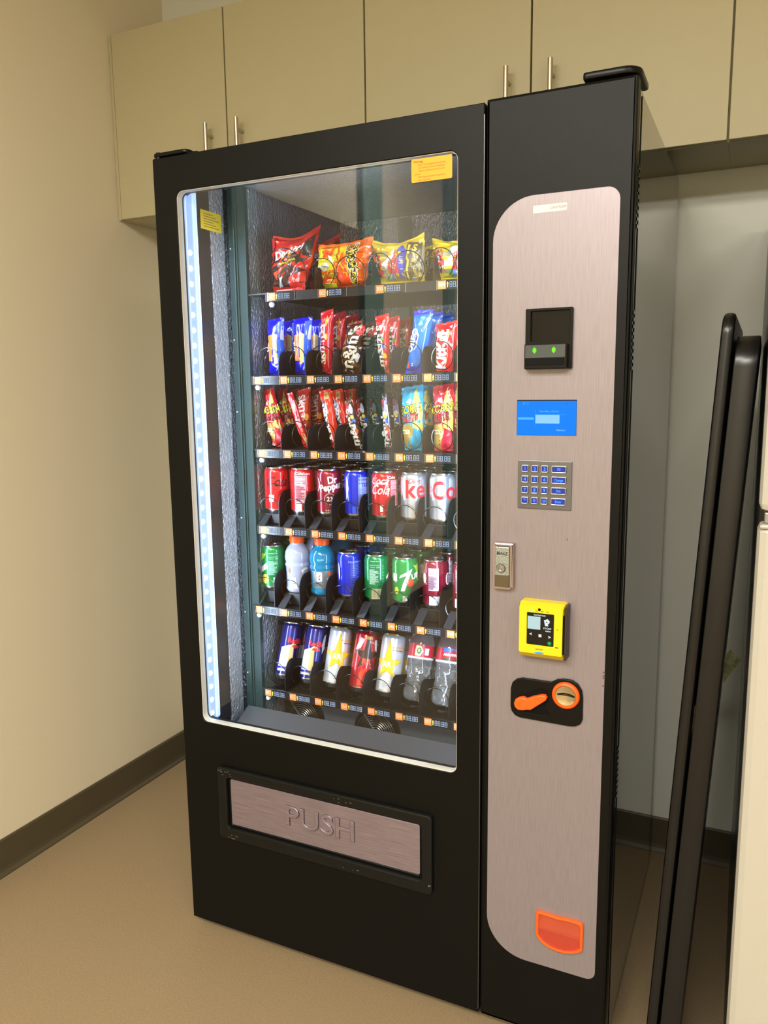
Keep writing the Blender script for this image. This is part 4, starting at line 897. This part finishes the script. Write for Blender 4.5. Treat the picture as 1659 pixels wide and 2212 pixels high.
cans('047', 6, X5[6], Z5, Y5, 'dark red pepper soda can turned to its nutrition table', (128, 16, 44), facts(-.021, .044, .024, .052, (206, 186, 206), (90, 20, 50))+[('rect', -.018, .011, .007, .0315, (196, 206, 226)), ('ell', .026, .070, .006, .014, WHT), ('ell', .027, .070, .0045, .012, (128, 16, 44)), ('ell', -.030, .072, .004, .012, WHT)]+lines(-.015, .028, .018, 5, .0035, (130, 150, 180), 9), 4, step=.088)
cans('048', 7, X5[7], Z5, Y5, 'dark red soda can at the window edge', (128, 16, 44), facts(-.030, .044, .024, .052, (206, 186, 206), (90, 20, 50))+[('rect', -.030, .011, -.007, .0315, (196, 206, 226))], 3, step=.088)

def sports_bottle(num, x, liquid, desc, D, n=2):
    r = .0312; m = mat('drink_%d_%d_%d' % liquid, liquid, .16, 0, trans=.35, ior=1.33, coat=.7)
    b = MB()
    pr = [(0, .003), (.020, .0), (.026, .002), (.0295, .008), (.0300, .014), (.0285, .018), (.0288, .055), (.0300, .070), (r, .072), (r, .077), (.0295, .080), (.0295, .084), (r, .087), (.0318, .096), (.0300, .110), (.0245, .121), (.0180, .128), (.0165, .132), (.0165, .1345)]
    b.lathe(pr, m, 36)
    prr = sorted([(z, q) for q, z in pr])
    def fn(u, v, l):
        rad = .0289
        for (z0, r0), (z1, r1) in zip(prr, prr[1:]):
            if z0 <= v <= z1 and z1 > z0: rad = r0+(r1-r0)*(v-z0)/(z1-z0)
        a = -math.pi/2+.5+u/r; return ((rad+l+.0002)*math.cos(a), (rad+l+.0002)*math.sin(a), v)
    for i, d in enumerate(D): decal(b, d, fn, .005, n=min(i, 6))
    o = b.build('sports_drink_bottle'); o.location = (x, .2225, Z5-.0005); o.scale = (1, 1, .935); tag(o, 'x', 'bottle')
    k = MB(); k.lathe([(.0182, .1335), (.0186, .1345), (.0186, .1500), (.0172, .1525), (0, .1530)], M_ORG, 40, wob=lambda a, z: .0003*math.sin(a*40)); k.build('bottle_cap', o)
    line_of(o, n, .10, lab(desc, num), 'sports drink bottles', .001); return o
GL = [('rect', -.0905+.002, .020, .0905-.002, .066, (148, 152, 160))]
sports_bottle('042', X5[1], (186, 192, 222), 'milky white sports drink bottle with orange cap', [('ell', -.022, .061, .0042, .0062, (226, 104, 60)), ('poly', [(-.024, .046), (-.004, .043), (-.002, .028), (-.022, .030)], (196, 204, 240)), ('poly', [(-.022, .028), (-.002, .026), (.000, .014), (-.020, .014)], (190, 200, 236)), ('poly', [(.010, .062), (.020, .070), (.030, .068), (.030, .064), (.020, .062), (.014, .054)], (216, 214, 206))])
sports_bottle('043', X5[2], (14, 140, 190), 'turquoise sports drink bottle with orange cap', [('rect', -.030, .022, .034, .068, (112, 122, 130)), ('poly', rr(-.016, .040, -.001, .065, .003), (226, 228, 234)), ('poly', [(-.012, .044), (-.003, .060), (-.009, .055)], (226, 84, 34)), ('ell', -.008, .046, .002, .002, (30, 60, 160)), ('ell', .018, .060, .0042, .006, (216, 92, 56)), ('text', 'G2', .008, .016, .046, WHT, {}), ('text', 'Ride', .009, -.004, .098, (120, 190, 226), {'rot': 10})]+lines(-.022, .036, .016, 4, .003, (70, 80, 120), 4))

# row 6: leaning back
LEAN = -.36
X6 = [.150, .224, .2955, .3690, .4420, .5170, .5890, .662]
Z6 = .5935; Y6 = .2225
def tall(num, c, body, D, desc, r, h, lid, lidc=None, n=2, face=0., z=Z6, base=M_ALU, fin=.012, metal=.45):
    o = can('energy_drink_can', 'x', 'drink can', body, (X6[c], Y6, z), D, r=r, h=h, neck=lid, lidm=lidc, lean=LEAN, face=face, base=base, fin=fin, metal=metal)
    line_of(o, n, .072, lab(desc, num), 'energy drink cans in line %s' % num, .0008, .30); return o
NAV = (26, 26, 112)
SLV = (198, 202, 216)
def rb(dx): return [('poly', [(-.028+dx, .020), (-.003+dx, .020), (-.001+dx, .088), (-.024+dx, .080)], SLV), ('poly', [(-.003+dx, .020), (.012+dx, .020), (.008+dx, .094), (-.001+dx, .088)], (206, 178, 116)), ('rect', -.030+dx, .026, .012+dx, .0315, (26, 26, 150)), ('text', 'RedBull', .0180, .0145+dx, .0985, (216, 30, 44), {'rot': 0, 'bold': .04, 'sx': .85}), ('ell', .011+dx, .086, .0055, .0052, (226, 170, 60)), ('poly', [(.002+dx, .083), (.012+dx, .080), (.024+dx, .083), (.020+dx, .0885), (.006+dx, .0885)], (190, 40, 50))]
tall('051', 0, NAV, rb(.004), 'slim navy and silver energy drink can, leftmost tilted', .0262, .145, .0240, n=2)
tall('052', 1, NAV, rb(-.007)+[('poly', [(.022, .076), (.030, .090), (.030, .128), (.022, .120), (.019, .100)], SLV)], 'slim navy energy can with red letters, second column', .0262, .145, .0240, n=2)
GOLD = (232, 178, 24); GD = mat('gold_lid', (120, 104, 62), .3, .9)
def star(cx, cz, s, col): return ('poly', [(cx+s*(1 if i % 2 == 0 else .40)*math.sin(i*math.pi/5)*(1 if i else 1), cz+s*(1.5 if i == 0 else 1.)*(1 if i % 2 == 0 else .40)*math.cos(i*math.pi/5)) for i in range(10)], col)
def rk(dx): return [star(dx-.002, .076, .041, (176, 140, 40)), star(dx-.002, .076, .038, GOLD), ('text', 'RR', .0170, dx-.004, .076, (232, 230, 220), {'bold': .05, 'sx': 1.0}), ('text', 'ROCKSTAR', .0068, dx+.020, .117, (206, 148, 50), {'bold': .04}), ('text', 'ENERGY DRINK', .0040, dx+.020, .1105, (60, 60, 60), {'bold': .02}), ('poly', [(dx-.016, .016), (dx+.012, .016), (dx+.012, .040), (dx-.002, .056), (dx-.016, .040)], (204, 208, 216))]+lines(dx-.008, .030, .014, 3, .004, (120, 120, 130), 8)
WC = (206, 210, 220)
o53 = tall('053', 2, WC, rk(0.), 'white and gold energy can left of the red', .0298, .150, .0262, GD, 2)
tall('054', 3, (186, 24, 44), [star(.004, .088, .044, (206, 60, 60)), star(.004, .088, .040, (48, 18, 18)), ('poly', [(-.012, .016), (.020, .016), (.018, .046), (.004, .060), (-.010, .046)], (226, 60, 40)), ('poly', [(-.004, .020), (.014, .020), (.012, .042), (.004, .052)], (206, 30, 44)), ('text', 'RR', .0180, .004, .074, (236, 70, 44), {'bold': .06}), ('poly', [(-.028, .100), (-.018, .132), (-.006, .128), (-.014, .105)], (206, 196, 206)), ('poly', [(.018, .128), (.026, .130), (.030, .100), (.022, .104)], (206, 196, 206)), ('text', 'ROCKSTAR', .0060, .021, .120, (226, 210, 210), {'rot': -10}), ('rect', -.004, .128, .012, .136, (196, 150, 70))], 'red and black energy can between white ones', .0298, .150, .0262, mat('dark_lid', (70, 74, 80), .3, .9), 2)
tall('055', 4, WC, rk(-.009), 'white and gold energy can right of the red', .0298, .150, .0262, GD, 2)

WAT = mat('clear_bottle', (240, 245, 252), .05, trans=.93, ior=1.33, coat=.6, bump=.25, bscale=90, bdist=.003)
WLB = (176, 24, 50)
def water(num, c, desc, D, n=2):
    b = MB(); pr = [(0, .006), (.010, .001), (.018, .0), (.0265, .004), (.0300, .012), (.0305, .022), (.0280, .034), (.0300, .046), (.0272, .054), (.0262, .062), (.0272, .070), (.0258, .078), (.0280, .088), (.0302, .098), (.0308, .104), (.0308, .134), (.0300, .142), (.0250, .158), (.0170, .170), (.0122, .176), (.0120, .184)]
    b.lathe(pr, WAT, 48, wob=lambda a, z: (.0016*math.sin(a*6+z*160)+.0009*math.sin(a*11-z*300)) if .006 < z < .096 else 0.)
    o = b.build('water_bottle'); o.location = (X6[c], Y6, Z6); o.rotation_euler = (LEAN, 0, 0); tag(o, 'x', 'bottle')
    k = MB(); R = .0311; k.lathe([(R, .1045), (R, .1335)], mat('water_label', WLB, .3), 40); k.lathe([(R+.0001, .100), (R+.0001, .1045)], mat('label_rim', (214, 216, 226), .3), 40)
    fn = lambda u, v, l: ((R+l+.0002)*math.cos(-math.pi/2+.5+u/R), (R+l+.0002)*math.sin(-math.pi/2+.5+u/R), v)
    for i, d in enumerate(D): decal(k, d, fn, .005, n=min(i, 6))
    k.build('bottle_label', o)
    k = MB(); k.lathe([(.0135, .180), (.0138, .1815), (.0138, .190), (.0128, .192), (0, .1922)], mat('white_cap', (226, 230, 236), .3), 32, wob=lambda a, z: .0002*math.sin(a*36)); k.build('bottle_cap', o)
    line_of(o, n, .072, lab(desc, num), 'water bottles in line %s' % num, .0008, .30)
water('056', 5, 'clear water bottle with red label and green stamp', [('poly', [(-.019, .107), (-.006, .106), (.001, .118), (-.005, .130), (-.017, .131), (-.019, .118)], (206, 206, 160)), ('ell', -.009, .119, .0055, .0075, (50, 110, 70)), ('text', 'R', .010, -.009, .119, (220, 220, 190), {}), ('rect', .0045, .110, .0145, .126, (206, 206, 216))])
water('057', 6, 'clear water bottle with a mountain label', [('rect', -.020, .124, .030, .1335, (60, 100, 210)), ('rect', -.020, .1045, .030, .111, (60, 70, 44)), ('poly', [(-.006, .124), (.004, .132), (.014, .124)], (160, 40, 60)), ('text', 'ARROWHEAD', .0082, .004, .1185, WHT, {'bold': .04, 'sx': .85}), ('poly', [(-.005, .113), (.013, .113), (.004, .1045)], (150, 24, 34))])
water('058', 7, 'clear water bottle half hidden by the right window edge', [], 1)
